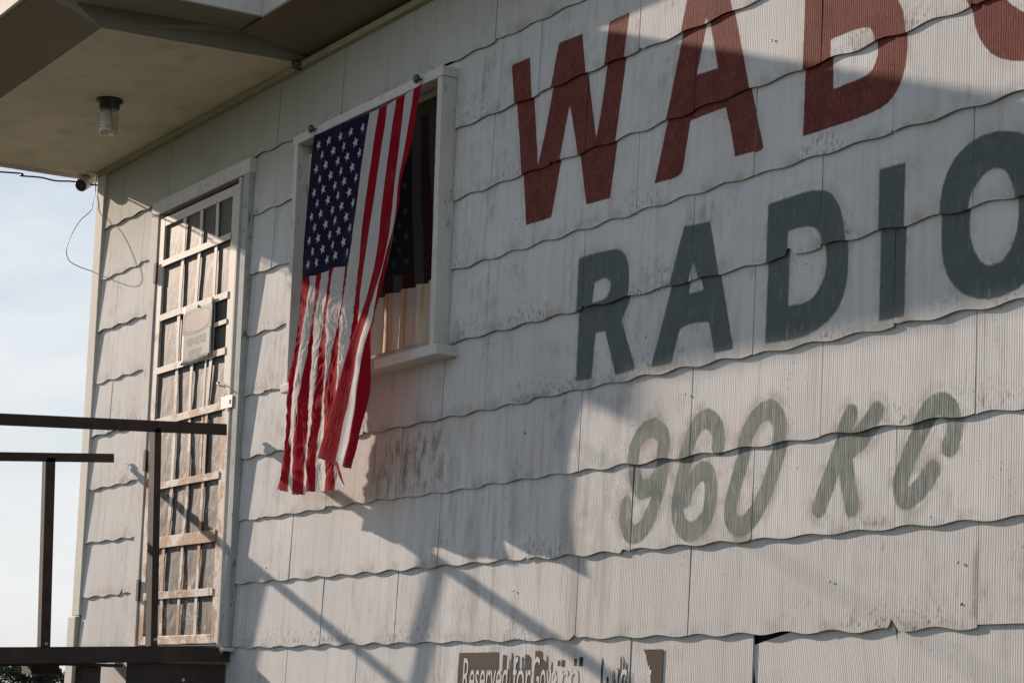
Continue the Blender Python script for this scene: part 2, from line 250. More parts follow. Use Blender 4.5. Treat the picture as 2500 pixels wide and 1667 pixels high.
def lathe(name, profile, centre, axis, mat, parent=None, seg=24, smooth=True, caps=True):
    """profile = [(radius, height along axis)]"""
    c = Vector(centre)
    ax = Vector(axis).normalized()
    s = ax.orthogonal().normalized()
    u = ax.cross(s)
    verts, faces = [], []
    for r, h in profile:
        for k in range(seg):
            a = 2 * math.pi * k / seg
            verts.append(c + ax * h + (s * math.cos(a) + u * math.sin(a)) * r)
    for i in range(len(profile) - 1):
        for k in range(seg):
            a, b = i * seg + k, i * seg + (k + 1) % seg
            faces.append((a, b, b + seg, a + seg))
    if caps:
        faces.append(tuple(range(seg))[::-1])
        faces.append(tuple(range((len(profile) - 1) * seg, len(profile) * seg)))
    return mesh_from(name, verts, faces, mat, parent, smooth, centre)

def catmull(pts, n=6):
    pts = [Vector(p) for p in pts]
    out = []
    for i in range(len(pts) - 1):
        p0, p1, p2, p3 = pts[max(i - 1, 0)], pts[i], pts[i + 1], pts[min(i + 2, len(pts) - 1)]
        for k in range(n):
            t = k / n
            out.append(0.5 * ((2 * p1) + (p2 - p0) * t + (2 * p0 - 5 * p1 + 4 * p2 - p3) * t * t + (3 * p1 - p0 - 3 * p2 + p3) * t ** 3))
    out.append(pts[-1])
    return out

# ------------------------------------------------------------------ material helpers
class NT:
    def __init__(self, name):
        self.m = bpy.data.materials.new(name)
        self.m.use_nodes = True
        self.t = self.m.node_tree
        self.bsdf = self.t.nodes['Principled BSDF']
        self.out = self.t.nodes['Material Output']
    def n(self, typ, **kw):
        nd = self.t.nodes.new(typ)
        for k, v in kw.items():
            setattr(nd, k, v)
        return nd
    def link(self, a, b):
        self.t.links.new(a, b)
    def setin(self, sock, v):
        if isinstance(v, bpy.types.NodeSocket):
            self.link(v, sock)
        else:
            if sock.type == 'RGBA' and len(v) == 3:
                v = (*v, 1)
            sock.default_value = v
    def math(self, op, a, b=0.0, c=None, clamp=False):
        nd = self.n('ShaderNodeMath', operation=op, use_clamp=clamp)
        self.setin(nd.inputs[0], a)
        self.setin(nd.inputs[1], b)
        if c is not None:
            self.setin(nd.inputs[2], c)
        return nd.outputs[0]
    def mix(self, fac, a, b, mode='MIX'):
        nd = self.n('ShaderNodeMixRGB', blend_type=mode)
        self.setin(nd.inputs[0], fac)
        self.setin(nd.inputs[1], a)
        self.setin(nd.inputs[2], b)
        return nd.outputs[0]
    def ramp(self, v, a, b, lo=0.0, hi=1.0):
        nd = self.n('ShaderNodeMapRange', interpolation_type='SMOOTHSTEP')
        self.setin(nd.inputs['Value'], v)
        nd.inputs['From Min'].default_value = a
        nd.inputs['From Max'].default_value = b
        nd.inputs['To Min'].default_value = lo
        nd.inputs['To Max'].default_value = hi
        return nd.outputs['Result']
    def noise(self, vec, scale, detail=4.0, rough=0.55, stretch=None, dist=0.0):
        if stretch is not None:
            mp = self.n('ShaderNodeMapping')
            self.setin(mp.inputs['Vector'], vec)
            mp.inputs['Scale'].default_value = stretch
            vec = mp.outputs['Vector']
        nd = self.n('ShaderNodeTexNoise')
        self.setin(nd.inputs['Vector'], vec)
        nd.inputs['Scale'].default_value = scale
        nd.inputs['Detail'].default_value = detail
        nd.inputs['Roughness'].default_value = rough
        nd.inputs['Distortion'].default_value = dist
        return nd.outputs['Fac']
    def pos(self):
        return self.n('ShaderNodeNewGeometry').outputs['Position']
    def obj(self):
        return self.n('ShaderNodeTexCoord').outputs['Object']
    def rnd(self):
        return self.n('ShaderNodeObjectInfo').outputs['Random']
    def attr(self, name):
        return self.n('ShaderNodeAttribute', attribute_name=name).outputs['Fac']
    def xyz(self, v):
        nd = self.n('ShaderNodeSeparateXYZ')
        self.link(v, nd.inputs[0])
        return nd.outputs
    def vadd(self, a, b):
        nd = self.n('ShaderNodeVectorMath', operation='ADD')
        self.setin(nd.inputs[0], a)
        self.setin(nd.inputs[1], b)
        return nd.outputs[0]
    def comb(self, x, y, z):
        nd = self.n('ShaderNodeCombineXYZ')
        for i, v in enumerate((x, y, z)):
            self.setin(nd.inputs[i], v)
        return nd.outputs[0]
    def bump(self, h, strength, dist, normal=None):
        nd = self.n('ShaderNodeBump')
        self.setin(nd.inputs['Height'], h)
        nd.inputs['Strength'].default_value = strength
        nd.inputs['Distance'].default_value = dist
        if normal is not None:
            self.link(normal, nd.inputs['Normal'])
        return nd.outputs['Normal']
    def done(self, col, rough=0.6, normal=None, metal=0.0, spec=0.5):
        self.setin(self.bsdf.inputs['Base Color'], col)
        self.setin(self.bsdf.inputs['Roughness'], rough)
        self.setin(self.bsdf.inputs['Metallic'], metal)
        self.setin(self.bsdf.inputs['Specular IOR Level'], spec)
        if normal is not None:
            self.link(normal, self.bsdf.inputs['Normal'])
        return self.m

# ------------------------------------------------------------------ materials
def make_shingle_mat(name, straight=False):
    k = NT(name)
    pos = k.pos()
    p = k.xyz(pos)
    ob = k.obj()
    rnd = k.rnd()
    off = k.comb(k.math('MULTIPLY', rnd, 37.0), k.math('MULTIPLY', rnd, 11.0), k.math('MULTIPLY', rnd, 23.0))
    v = k.vadd(ob, off)
    # weathered off-white paint
    big = k.noise(pos, 1.3, 4, 0.6)
    col = k.mix(k.ramp(big, 0.35, 0.7), (0.625, 0.64, 0.65), (0.535, 0.55, 0.565))
    col = k.mix(k.math('MULTIPLY', k.math('SUBTRACT', rnd, 0.5), 0.24), col, (0.42, 0.40, 0.385))
    warm = k.noise(v, 3.0, 3, 0.6, (1, 1, .7))
    col = k.mix(k.ramp(warm, 0.5, 0.8, 0, 0.5), col, (0.56, 0.47, 0.42))
    streak = k.noise(v, 1.0, 5, 0.6, (38, 3, 1.6))
    col = k.mix(k.ramp(streak, 0.47, 0.8, 0, 0.45), col, (0.30, 0.285, 0.275))
    pale = k.noise(v, 1.0, 4, 0.6, (20, 5, 0.9))
    col = k.mix(k.ramp(pale, 0.55, 0.75, 0, 0.35), col, (0.72, 0.70, 0.675))
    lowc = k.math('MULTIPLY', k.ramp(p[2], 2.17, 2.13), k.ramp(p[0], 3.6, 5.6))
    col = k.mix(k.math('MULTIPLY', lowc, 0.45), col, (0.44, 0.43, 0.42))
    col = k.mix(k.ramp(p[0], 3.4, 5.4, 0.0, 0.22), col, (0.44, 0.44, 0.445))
    # grime gathered in blotches
    blot = k.noise(v, 5.0, 6, 0.7)
    gr = k.math('MULTIPLY', k.ramp(blot, 0.52, 0.72), k.ramp(streak, 0.35, 0.65), clamp=True)
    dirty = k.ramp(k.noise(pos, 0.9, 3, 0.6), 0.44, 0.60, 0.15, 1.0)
    col = k.mix(k.math('MULTIPLY', k.math('MULTIPLY', gr, dirty), 0.75), col, (0.215, 0.195, 0.185))
    mild = k.noise(v, 1.0, 6, 0.72, (11, 3, 6))
    col = k.mix(k.math('MULTIPLY', k.ramp(mild, 0.50, 0.74, 0, 0.55), dirty), col, (0.27, 0.265, 0.265))
    # dirt that collects along the thick lower edge
    lowe = k.math('MULTIPLY', k.ramp(k.xyz(ob)[2], 0.055, 0.004), k.ramp(k.noise(v, 9.0, 4, 0.65), 0.42, 0.68), clamp=True)
    col = k.mix(k.math('MULTIPLY', lowe, 0.5), col, (0.25, 0.225, 0.20))
    # mildew eating in from the lower lip of some shingles
    lip = k.math('MULTIPLY', k.ramp(k.xyz(ob)[2], 0.13, 0.01), k.ramp(k.noise(pos, 1.9, 3, 0.6), 0.50, 0.60), clamp=True)
    lm = k.math('MULTIPLY', lip, k.ramp(k.noise(pos, 1.0, 5, 0.7, (75, 1, 38)), 0.50, 0.62), clamp=True)
    col = k.mix(k.math('MULTIPLY', lm, 0.7), col, (0.12, 0.112, 0.108))
    # long soot-grey runs down the middle of the wall
    ru = k.math('MULTIPLY', k.math('MULTIPLY', k.ramp(p[0], 3.2, 3.9), k.ramp(p[0], 5.3, 4.7)), k.ramp(p[2], 2.85, 2.4))
    rw = k.math('MULTIPLY', ru, k.ramp(k.noise(pos, 1.0, 5, 0.66, (10, 1, 1.6)), 0.44, 0.66), clamp=True)
    col = k.mix(k.math('MULTIPLY', rw, 0.55), col, (0.275, 0.262, 0.258))
    # mildew specks
    sp = k.noise(v, 95.0, 2, 0.5)
    spm = k.noise(pos, 2.3, 3, 0.6)
    spk = k.math('MULTIPLY', k.ramp(sp, 0.655, 0.715), k.ramp(spm, 0.47, 0.62), clamp=True)
    col = k.mix(k.math('MULTIPLY', spk, 0.7), col, (0.13, 0.12, 0.11))
    # nail rust dots, sparse
    vo = k.n('ShaderNodeTexVoronoi')
    k.setin(vo.inputs['Vector'], v)
    vo.inputs['Scale'].default_value = 9.0
    dot = k.ramp(vo.outputs['Distance'], 0.035, 0.022)
    sel = k.xyz(vo.outputs['Color'])[0]
    col = k.mix(k.math('MULTIPLY', dot, k.math('GREATER_THAN', sel, 0.72)), col, (0.16, 0.12, 0.10))
    # rusty run-off under the window sill
    sx = k.math('MULTIPLY', k.ramp(p[0], 3.1, 3.35), k.ramp(p[0], 3.95, 3.65))
    sz = k.math('MULTIPLY', k.ramp(p[2], 2.40, 2.47), k.ramp(p[2], 2.70, 2.62))
    run = k.noise(pos, 1.0, 6, 0.72, (24, 1, 9.0))
    rm = k.math('MULTIPLY', k.math('MULTIPLY', sx, sz), k.ramp(run, 0.46, 0.60), clamp=True)
    col = k.mix(k.math('MULTIPLY', rm, 0.72), col, (0.19, 0.140, 0.112))
    # green-grey algae up under the soffit, with the roof's deeper shade painted in
    al = k.math('MULTIPLY', k.ramp(p[2], 3.7, 4.2), k.ramp(p[0], 5.2, 2.6))
    col = k.mix(k.math('MULTIPLY', al, 0.75), col, (0.31, 0.32, 0.25))
    # lettering: signed-distance coverage stored on the shingle's vertices (0.5 = edge of the letter)
    grain = k.noise(pos, 1.0, 3, 0.65, (300, 1, 40))
    nse = k.math('SUBTRACT', k.noise(pos, 60.0, 3, 0.6), 0.5)
    wear = k.noise(pos, 1.0, 5, 0.65, (70, 4, 9))
    wear2 = k.noise(pos, 14.0, 4, 0.6)
    for nm, c1, c2, e0, e1, amp, w0, w1, wf, halo in (
            ('paint_red', (0.150, 0.041, 0.031), (0.120, 0.030, 0.025), 0.475, 0.525, 0.06, 0.62, 0.82, 0.4, 0.0),
            ('paint_green', (0.085, 0.110, 0.114), (0.105, 0.125, 0.125), 0.455, 0.545, 0.075, 0.56, 0.80, 0.45, 0.0),
            ('paint_pale', (0.115, 0.145, 0.135), (0.165, 0.19, 0.172), 0.455, 0.545, 0.11, 0.42, 0.78, 0.6, 0.0)):
        a = k.attr(nm)
        sd = k.math('ADD', a, k.math('MULTIPLY', nse, amp))
        # grime that clings around and below the old lettering
        hl = k.math('MULTIPLY', k.ramp(a, 0.08, 0.47), k.ramp(wear2, 0.38, 0.62), clamp=True)
        hc = (0.36, 0.27, 0.25) if nm == 'paint_red' else (0.27, 0.255, 0.215)
        col = k.mix(k.math('MULTIPLY', hl, 0.34 if nm != 'paint_pale' else 0.62), col, hc)
        m = k.ramp(sd, e0, e1)
        worn = k.ramp(wear, w0, w1, 0, wf)
        m = k.math('MULTIPLY', m, k.math('SUBTRACT', 1.0, worn))
        m = k.math('MULTIPLY', m, k.ramp(grain, 0.50, 0.78, 1.0, 0.78))
        col = k.mix(m, col, k.mix(k.ramp(wear2, 0.35, 0.65), c1, c2))
    # combed ribs of the shingle face
    o3 = k.xyz(ob)
    wob = k.math('MULTIPLY', k.noise(v, 6.0, 2, 0.5, (1, 1, 1.5) if straight else (1, 1, .3)), 9.0 if straight else 3.0)
    ph = k.math('ADD', k.math('MULTIPLY', o3[0], 2 * math.pi / 0.0088), wob)
    rib = k.math('SINE', ph)
    ribn = k.noise(v, 1.0, 3, 0.6, (230, 1, 5))
    h = k.math('ADD', k.math('MULTIPLY', rib, 0.36), k.math('MULTIPLY', ribn, 1.9))
    h = k.math('ADD', h, k.math('MULTIPLY', k.noise(v, 160.0, 3, 0.6), 0.6))
    nrm = k.bump(h, 0.36, 0.0012)
    nrm = k.bump(k.noise(v, 3.5, 2, 0.5), 0.35, 0.006, nrm)
    return k.done(col, 0.8, nrm, spec=0.1)

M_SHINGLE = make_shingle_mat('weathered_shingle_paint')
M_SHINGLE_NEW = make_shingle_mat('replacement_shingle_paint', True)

def paint_mat(name, base, dirt, dirt_amt=0.5, rough=0.6, peel=None, stretch=(6, 6, 1.2), scale=1.0, bump=0.35):
    k = NT(name)
    pos = k.pos()
    a = k.noise(pos, 2.5, 5, 0.65)
    s = k.noise(pos, scale * 6, 6, 0.65, stretch)
    col = k.mix(k.ramp(a, 0.35, 0.75, 0, dirt_amt * 0.6), base, dirt)
    col = k.mix(k.ramp(s, 0.5, 0.75, 0, dirt_amt), col, dirt)
    sp = k.noise(pos, 110, 3, 0.6)
    col = k.mix(k.ramp(sp, 0.66, 0.74, 0, 0.6), col, tuple(c * 0.35 for c in dirt))
    h = s
    if peel is not None:
        pl = k.noise(pos, 26, 5, 0.7, (1, 1, .45))
        pm = k.ramp(pl, 0.60, 0.64)
        col = k.mix(pm, col, peel)
    nrm = k.bump(k.math('ADD', k.noise(pos, 60, 4, 0.6), k.math('MULTIPLY', s, 1.2)), bump, 0.002)
    return k.done(col, max(rough, 0.75), nrm, spec=0.1)

M_TRIM = paint_mat('old_white_trim', (0.62, 0.61, 0.585), (0.36, 0.345, 0.31), 0.5, peel=(0.40, 0.37, 0.33))
M_CORNER = paint_mat('corner_board_paint', (0.63, 0.62, 0.57), (0.42, 0.41, 0.33), 0.4)
M_JAMB = paint_mat('grey_jamb_paint', (0.42, 0.45, 0.45), (0.16, 0.155, 0.15), 0.7, stretch=(40, 40, 1.0), peel=(0.14, 0.13, 0.12))
M_CEIL = paint_mat('porch_ceiling_paint', (0.68, 0.62, 0.50), (0.46, 0.43, 0.34), 0.8, stretch=(1, 1, 1), bump=0.2)
M_BROWN = paint_mat('brown_soffit_paint', (0.20, 0.165, 0.125), (0.135, 0.125, 0.085), 0.6, stretch=(1, 1, 1), bump=0.2)
M_GREYBOARD = paint_mat('grey_soffit_board', (0.24, 0.235, 0.205), (0.17, 0.165, 0.13), 0.6, stretch=(8, 1, 8), bump=0.3)
M_MOULD = paint_mat('mildewed_moulding', (0.36, 0.35, 0.25), (0.23, 0.225, 0.13), 0.7, stretch=(1, 6, 6))
M_FASCIA = paint_mat('fascia_white', (0.60, 0.585, 0.56), (0.40, 0.38, 0.34), 0.4, stretch=(1.2, 6, 6))
M_ROOFTOP = paint_mat('roof_felt', (0.10, 0.095, 0.09), (0.06, 0.06, 0.055), 0.6)
M_TAR = paint_mat('tar_paper', (0.02, 0.019, 0.018), (0.012, 0.012, 0.012), 0.5)
M_CONCRETE = paint_mat('foundation_block', (0.34, 0.325, 0.30), (0.20, 0.19, 0.17), 0.6, stretch=(1, 1, 1))

def rusty_white():
    k = NT('rusted_white_strap')
    pos = k.pos()
    p = k.xyz(pos)
    low = k.ramp(p[2], 3.75, 2.6, -0.12, 0.045)
    a = k.math('ADD', k.noise(pos, 7.5, 6, 0.66, (1, 1, 1)), low)
    b = k.noise(pos, 70, 4, 0.65)
    base = k.mix(k.ramp(b, 0.4, 0.7), (0.60, 0.575, 0.53), (0.52, 0.48, 0.43))
    rust = k.mix(k.ramp(b, 0.4, 0.65), (0.38, 0.195, 0.100), (0.25, 0.120, 0.062))
    col = k.mix(k.ramp(a, 0.50, 0.58, 0, 0.9), base, rust)
    sp = k.noise(pos, 140, 3, 0.6)
    col = k.mix(k.ramp(k.math('ADD', sp, low), 0.66, 0.74, 0, 0.7), col, (0.09, 0.06, 0.045))
    return k.done(col, 0.65, k.bump(k.math('ADD', b, a), 0.4, 0.002), spec=0.3)
M_STRAP = rusty_white()

def steel():
    k = NT('dark_rusted_steel')
    pos = k.pos()
    a = k.noise(pos, 9, 6, 0.7)
    b = k.noise(pos, 60, 5, 0.7)
    col = k.mix(k.ramp(a, 0.4, 0.68), (0.040, 0.036, 0.035), (0.070, 0.045, 0.038))
    col = k.mix(k.ramp(b, 0.5, 0.78, 0, 0.6), col, (0.115, 0.065, 0.048))
    return k.done(col, 0.78, k.bump(k.math('ADD', a, b), 0.5, 0.002), spec=0.25)
M_STEEL = steel()

def sheet_plastic():
    k = NT('crumpled_screen_sheet')
    pos = k.pos()
    p = k.xyz(pos)
    a = k.noise(pos, 6, 4, 0.6)
    weave = k.noise(pos, 1.0, 2, 0.5, (420, 1, 120))
    col = k.mix(k.ramp(a, 0.35, 0.7), (0.078, 0.072, 0.067), (0.058, 0.054, 0.051))
    col = k.mix(k.ramp(weave, 0.48, 0.72, 0, 0.6), col, (0.135, 0.125, 0.117))
    low = k.ramp(p[2], 3.25, 2.6)
    r1 = k.noise(pos, 13, 4, 0.7, (1.3, 1, 0.75), 0.8)
    line = k.ramp(k.math('ABSOLUTE', k.math('SUBTRACT', r1, 0.5)), 0.030, 0.004)
    gate = k.ramp(k.noise(pos, 6.5, 3, 0.6), 0.50, 0.62)
    col = k.mix(k.math('MULTIPLY', k.math('MULTIPLY', line, gate), low), col, (0.55, 0.51, 0.47))  # pale crinkle highlights painted into the lower part of the sheet
    h = k.math('ADD', k.math('MULTIPLY', r1, 1.2), k.math('MULTIPLY', weave, 0.35))
    return k.done(col, 0.6, k.bump(h, 0.5, 0.004), spec=0.3)
M_SHEET = sheet_plastic()

def simple(name, col, rough=0.5, metal=0.0, spec=0.5, var=0.25, scale=30):
    k = NT(name)
    a = k.noise(k.pos(), scale, 4, 0.6)
    c = k.mix(k.ramp(a, 0.35, 0.7), col, tuple(x * (1 - var) for x in col))
    return k.done(c, rough, k.bump(a, 0.15, 0.001), metal, spec)

M_BLACK = simple('black_plastic', (0.018, 0.018, 0.02), 0.35)
M_CAMWHITE = simple('camera_white_shell', (0.66, 0.65, 0.63), 0.4, var=0.08)
M_WIRE = simple('grey_wire', (0.10, 0.10, 0.105), 0.5)
M_KNOB = simple('dark_ceramic_knob', (0.07, 0.068, 0.066), 0.35)
M_BOLT_HOLE = simple('pale_bolt_hole', (0.55, 0.54, 0.52), 0.4, 0.5)
M_PLATE = simple('hasp_plate', (0.58, 0.56, 0.53), 0.5, 0.1)
M_DARKROOM = simple('dark_interior', (0.012, 0.013, 0.014), 0.9)

def glass():
    k = NT('window_glass')
    k.t.nodes.remove(k.bsdf)
    tr = k.n('ShaderNodeBsdfTransparent')
    tr.inputs['Color'].default_value = (0.90, 0.92, 0.91, 1)
    gl = k.n('ShaderNodeBsdfGlossy')
    gl.inputs['Roughness'].default_value = 0.03
    nz = k.noise(k.pos(), 3.0, 2, 0.5)
    nrm = k.bump(nz, 0.12, 0.004)
    k.link(nrm, gl.inputs['Normal'])
    lw = k.n('ShaderNodeLayerWeight')
    lw.inputs['Blend'].default_value = 0.5
    mx = k.n('ShaderNodeMixShader')
    k.setin(mx.inputs[0], k.math('ADD', k.math('MULTIPLY', k.math('POWER', lw.outputs['Facing'], 4.0), 0.85), 0.02, clamp=True))
    k.link(tr.outputs[0], mx.inputs[1])
    k.link(gl.outputs[0], mx.inputs[2])
    k.link(mx.outputs[0], k.out.inputs['Surface'])
    return k.m
M_GLASS = glass()

def jar_glass():
    k = NT('lamp_jar_glass')
    k.t.nodes.remove(k.bsdf)
    tr = k.n('ShaderNodeBsdfTransparent')
    tr.inputs['Color'].default_value = (0.86, 0.86, 0.82, 1)
    gl = k.n('ShaderNodeBsdfGlossy')
    gl.inputs['Roughness'].default_value = 0.12
    df = k.n('ShaderNodeBsdfDiffuse')
    df.inputs['Color'].default_value = (0.5, 0.49, 0.44, 1)
    lw = k.n('ShaderNodeLayerWeight')
    lw.inputs['Blend'].default_value = 0.35
    m0 = k.n('ShaderNodeMixShader')
    m0.inputs[0].default_value = 0.45
    k.link(gl.outputs[0], m0.inputs[1])
    k.link(df.outputs[0], m0.inputs[2])
    mx = k.n('ShaderNodeMixShader')
    k.setin(mx.inputs[0], k.math('ADD', k.math('MULTIPLY', lw.outputs['Facing'], 0.75), 0.12, clamp=True))
    k.link(tr.outputs[0], mx.inputs[1])
    k.link(m0.outputs[0], mx.inputs[2])
    k.link(mx.outputs[0], k.out.inputs['Surface'])
    return k.m
M_JAR = jar_glass()

def curtain_mat():
    k = NT('striped_curtain')
    pos = k.pos()
    p = k.xyz(pos)
    s = k.noise(pos, 1.0, 3, 0.6, (22, 1, 0.5))
    col = k.mix(k.ramp(s, 0.42, 0.52), (0.74, 0.80, 0.77), (0.78, 0.75, 0.60))
    col = k.mix(k.ramp(s, 0.52, 0.60), col, (0.70, 0.52, 0.27))
    st = k.noise(pos, 7, 4, 0.6)
    col = k.mix(k.ramp(st, 0.5, 0.75, 0, 0.5), col, (0.42, 0.33, 0.20))
    return k.done(col, 0.85, k.bump(k.noise(pos, 1, 3, .6, (60, 1, 4)), 0.4, 0.004), spec=0.1)
M_CURTAIN = curtain_mat()

def flag_mat():
    k = NT('flag_cloth')
    uu, vv, star = k.attr('flag_u'), k.attr('flag_v'), k.attr('flag_star')
    s = k.math('MULTIPLY', uu, 13.0)
    odd = k.math('GREATER_THAN', k.math('FRACT', k.math('MULTIPLY', s, 0.5)), 0.5)
    white = (0.66, 0.65, 0.65)
    red = (0.34, 0.009, 0.020)
    col = k.mix(odd, red, white)
    canton = k.math('MULTIPLY', k.math('LESS_THAN', uu, 7 / 13), k.math('LESS_THAN', vv, 0.40))
    col = k.mix(canton, col, (0.022, 0.019, 0.055))
    col = k.mix(k.math('MULTIPLY', canton, k.ramp(star, 0.49, 0.51)), col, white)
    # stitched hem lines
    hem = k.math('MULTIPLY', k.math('GREATER_THAN', vv, 0.982), k.math('GREATER_THAN', k.math('FRACT', k.math('MULTIPLY', vv, 170.0)), 0.7))
    col = k.mix(k.math('MULTIPLY', hem, 0.45), col, (0.16, 0.15, 0.16))
    pos = k.pos()
    grime = k.noise(pos, 9, 4, 0.6)
    col = k.mix(k.ramp(grime, 0.5, 0.8, 0, 0.22), col, (0.22, 0.19, 0.19))
    v3 = k.comb(uu, 0.0, vv)
    cr = k.noise(v3, 1.0, 4, 0.6, (85, 1, 30), 0.6)
    fine = k.noise(v3, 1.0, 2, 0.5, (520, 1, 760))
    h = k.math('ADD', cr, k.math('MULTIPLY', fine, 0.12))
    nrm = k.bump(h, 0.55, 0.006)
    k.done(col, 0.85, nrm, spec=0.04)
    k.setin(k.bsdf.inputs['Sheen Weight'], 0.0)
    tl = k.n('ShaderNodeBsdfTranslucent')
    k.setin(tl.inputs['Color'], col)
    k.link(nrm, tl.inputs['Normal'])
    mx = k.n('ShaderNodeMixShader')
    mx.inputs[0].default_value = 0.40
    k.link(k.bsdf.outputs[0], mx.inputs[1])
    k.link(tl.outputs[0], mx.inputs[2])
    k.link(mx.outputs[0], k.out.inputs['Surface'])
    return k.m
M_FLAG = flag_mat()

def leaf_mat(name, c1, c2):
    k = NT(name)
    a = k.noise(k.pos(), 1.7, 3, 0.6)
    col = k.mix(k.ramp(a, 0.35, 0.7), c1, c2)
    k.done(col, 0.6, spec=0.25)
    tl = k.n('ShaderNodeBsdfTranslucent')
    k.setin(tl.inputs['Color'], col)
    mx = k.n('ShaderNodeMixShader')
    mx.inputs[0].default_value = 0.3
    k.link(k.bsdf.outputs[0], mx.inputs[1])
    k.link(tl.outputs[0], mx.inputs[2])
    k.link(mx.outputs[0], k.out.inputs['Surface'])
    return k.m
M_LEAF_FAR = leaf_mat('far_tree_leaves', (0.030, 0.045, 0.030), (0.050, 0.068, 0.045))
M_BARK = simple('bark', (0.11, 0.085, 0.065), 0.9, var=0.4, scale=8)
M_GROUND = None
def ground_mat():
    k = NT('dry_grass_and_gravel')
    pos = k.pos()
    a = k.noise(pos, 0.35, 6, 0.6)
    b = k.noise(pos, 14, 5, 0.7)
    col = k.mix(k.ramp(a, 0.4, 0.62), (0.13, 0.12, 0.095), (0.075, 0.09, 0.045))
    col = k.mix(k.ramp(b, 0.4, 0.7, 0, 0.6), col, (0.10, 0.085, 0.06))
    return k.done(col, 0.95, k.bump(b, 0.6, 0.02), spec=0.1)
M_GROUND = ground_mat()

# ------------------------------------------------------------------ ground
g = mesh_from('ground', [(-900, -900, 0), (900, -900, 0), (900, 900, 0), (-900, 900, 0)], [(0, 1, 2, 3)], M_GROUND)
tag(g, 'dry grass and gravel ground around the building', 'ground', kind='structure')

# ------------------------------------------------------------------ building
bld = empty('radio_building', (4.5, 1.5, 0))
tag(bld, 'weathered white shingled radio station building with red and green painted lettering', 'building')

EXPO = 0.26845                       # exposure of one shingle course
Z_LINE0 = 4.3004
SEAM0 = 5.2777
SHW = 0.61
def z_line(k): return Z_LINE0 - k * EXPO

# sheathing with openings for the door and the window
bm = bmesh.new()
for (x0, x1, z0, z1) in ((0.07, 0.955, 1.08, 4.40), (0.955, 1.91, 1.08, 1.88), (0.955, 1.91, 3.95, 4.40), (1.91, 2.56, 1.08, 4.40),
                         (2.56, 3.75, 1.08, 2.93), (2.56, 3.75, 3.965, 4.40), (3.75, 9.2, 1.08, 4.40)):
    bm_box(bm, x0, x1, 0.012, 0.14, z0, z1)
wall = bm_finish('wall', bm, M_TAR, bld, loc=(4.5, 0.012, 1.08))
box('foundation', 0.07, 9.2, 0.0, 0.2, -0.3, 1.08, M_CONCRETE, bld, 0.004)
box('side_wall', 0.07, 0.2, 0.15, 3.0, 0.0, 4.42, M_CORNER, bld, 0.003)
box('back_wall', 0.21, 9.2, 2.9, 3.0, 0.0, 4.42, M_DARKROOM, bld, 0.003)
box('interior_floor', 0.21, 9.2, 0.21, 2.89, 1.7, 1.8, M_DARKROOM, bld, 0.003)
box('far_end_wall', 9.21, 9.3, 0.0, 3.0, 0.0, 4.42, M_CORNER, bld, 0.003)

# --- lettering as signed distances (metres) on the wall plane
def seg_dist(P, a, b):
    a, b = np.array(a), np.array(b)
    d = b - a
    L = max((d * d).sum(), 1e-12)
    t = np.clip(((P - a) @ d) / L, 0, 1)
    q = P - (a + t[:, None] * d)
    return np.sqrt((q * q).sum(1))

def poly_sd(P, loops):
    dist = np.full(len(P), 9.0)
    inside = np.zeros(len(P), bool)
    for lp in loops:
        n = len(lp)
        for i in range(n):
            a, b = lp[i], lp[(i + 1) % n]
            dist = np.minimum(dist, seg_dist(P, a, b))
            cond = (a[1] > P[:, 1]) != (b[1] > P[:, 1])
            if abs(b[1] - a[1]) > 1e-12:
                xi = a[0] + (P[:, 1] - a[1]) * (b[0] - a[0]) / (b[1] - a[1])
                inside ^= cond & (P[:, 0] < xi)
    return np.where(inside, -dist, dist)

def stroke_sd(P, lines, hw):
    dist = np.full(len(P), 9.0)
    for ln in lines:
        pts = [(p.x, p.y) for p in catmull([(a, b, 0) for a, b in ln], 4)] if len(ln) > 3 else ln
        for i in range(len(pts) - 1):
            dist = np.minimum(dist, seg_dist(P, pts[i], pts[i + 1]))
    return dist - hw

def round_loop(lp):
    for _ in range(2):
        out, n = [], len(lp)
        for i in range(n):
            a, b, c = (np.array(lp[(i + q) % n]) for q in (-1, 0, 1))
            u_, v_ = (b - a) / (np.linalg.norm(b - a) + 1e-9), (c - b) / (np.linalg.norm(c - b) + 1e-9)
            turn = math.degrees(math.acos(max(-1, min(1, float(u_ @ v_)))))
            if 3 < turn < 48:
                out += [tuple(b + (a - b) * 0.25), tuple(b + (c - b) * 0.25)]
            else:
                out.append(tuple(b))
        lp = out
    return lp
GLYPHS = []
for nm, dic, kind in (('paint_red', RED, 'poly'), ('paint_green', GREEN, 'poly'), ('paint_pale', PALE, 'stroke')):
    for ch, loops in dic.items():
        if kind == 'poly':
            loops = [round_loop(lp) for lp in loops]
        pts = np.array([p for lp in loops for p in lp])
        GLYPHS.append((nm, loops, kind, pts.min(0) - 0.09, pts.max(0) + 0.09))

def paint_values(P):
    out = {}
    lo, hi = P.min(0), P.max(0)
    for nm, loops, kind, a, b in GLYPHS:
        if hi[0] < a[0] or lo[0] > b[0] or hi[1] < a[1] or lo[1] > b[1]:
            continue
        sd = poly_sd(P, loops) if kind == 'poly' else stroke_sd(P, loops, 0.031)
        v = np.clip(0.5 - sd / 0.1, 0, 1)
        if v.max() <= 0:
            continue
        out[nm] = np.maximum(out[nm], v) if nm in out else v
    return out

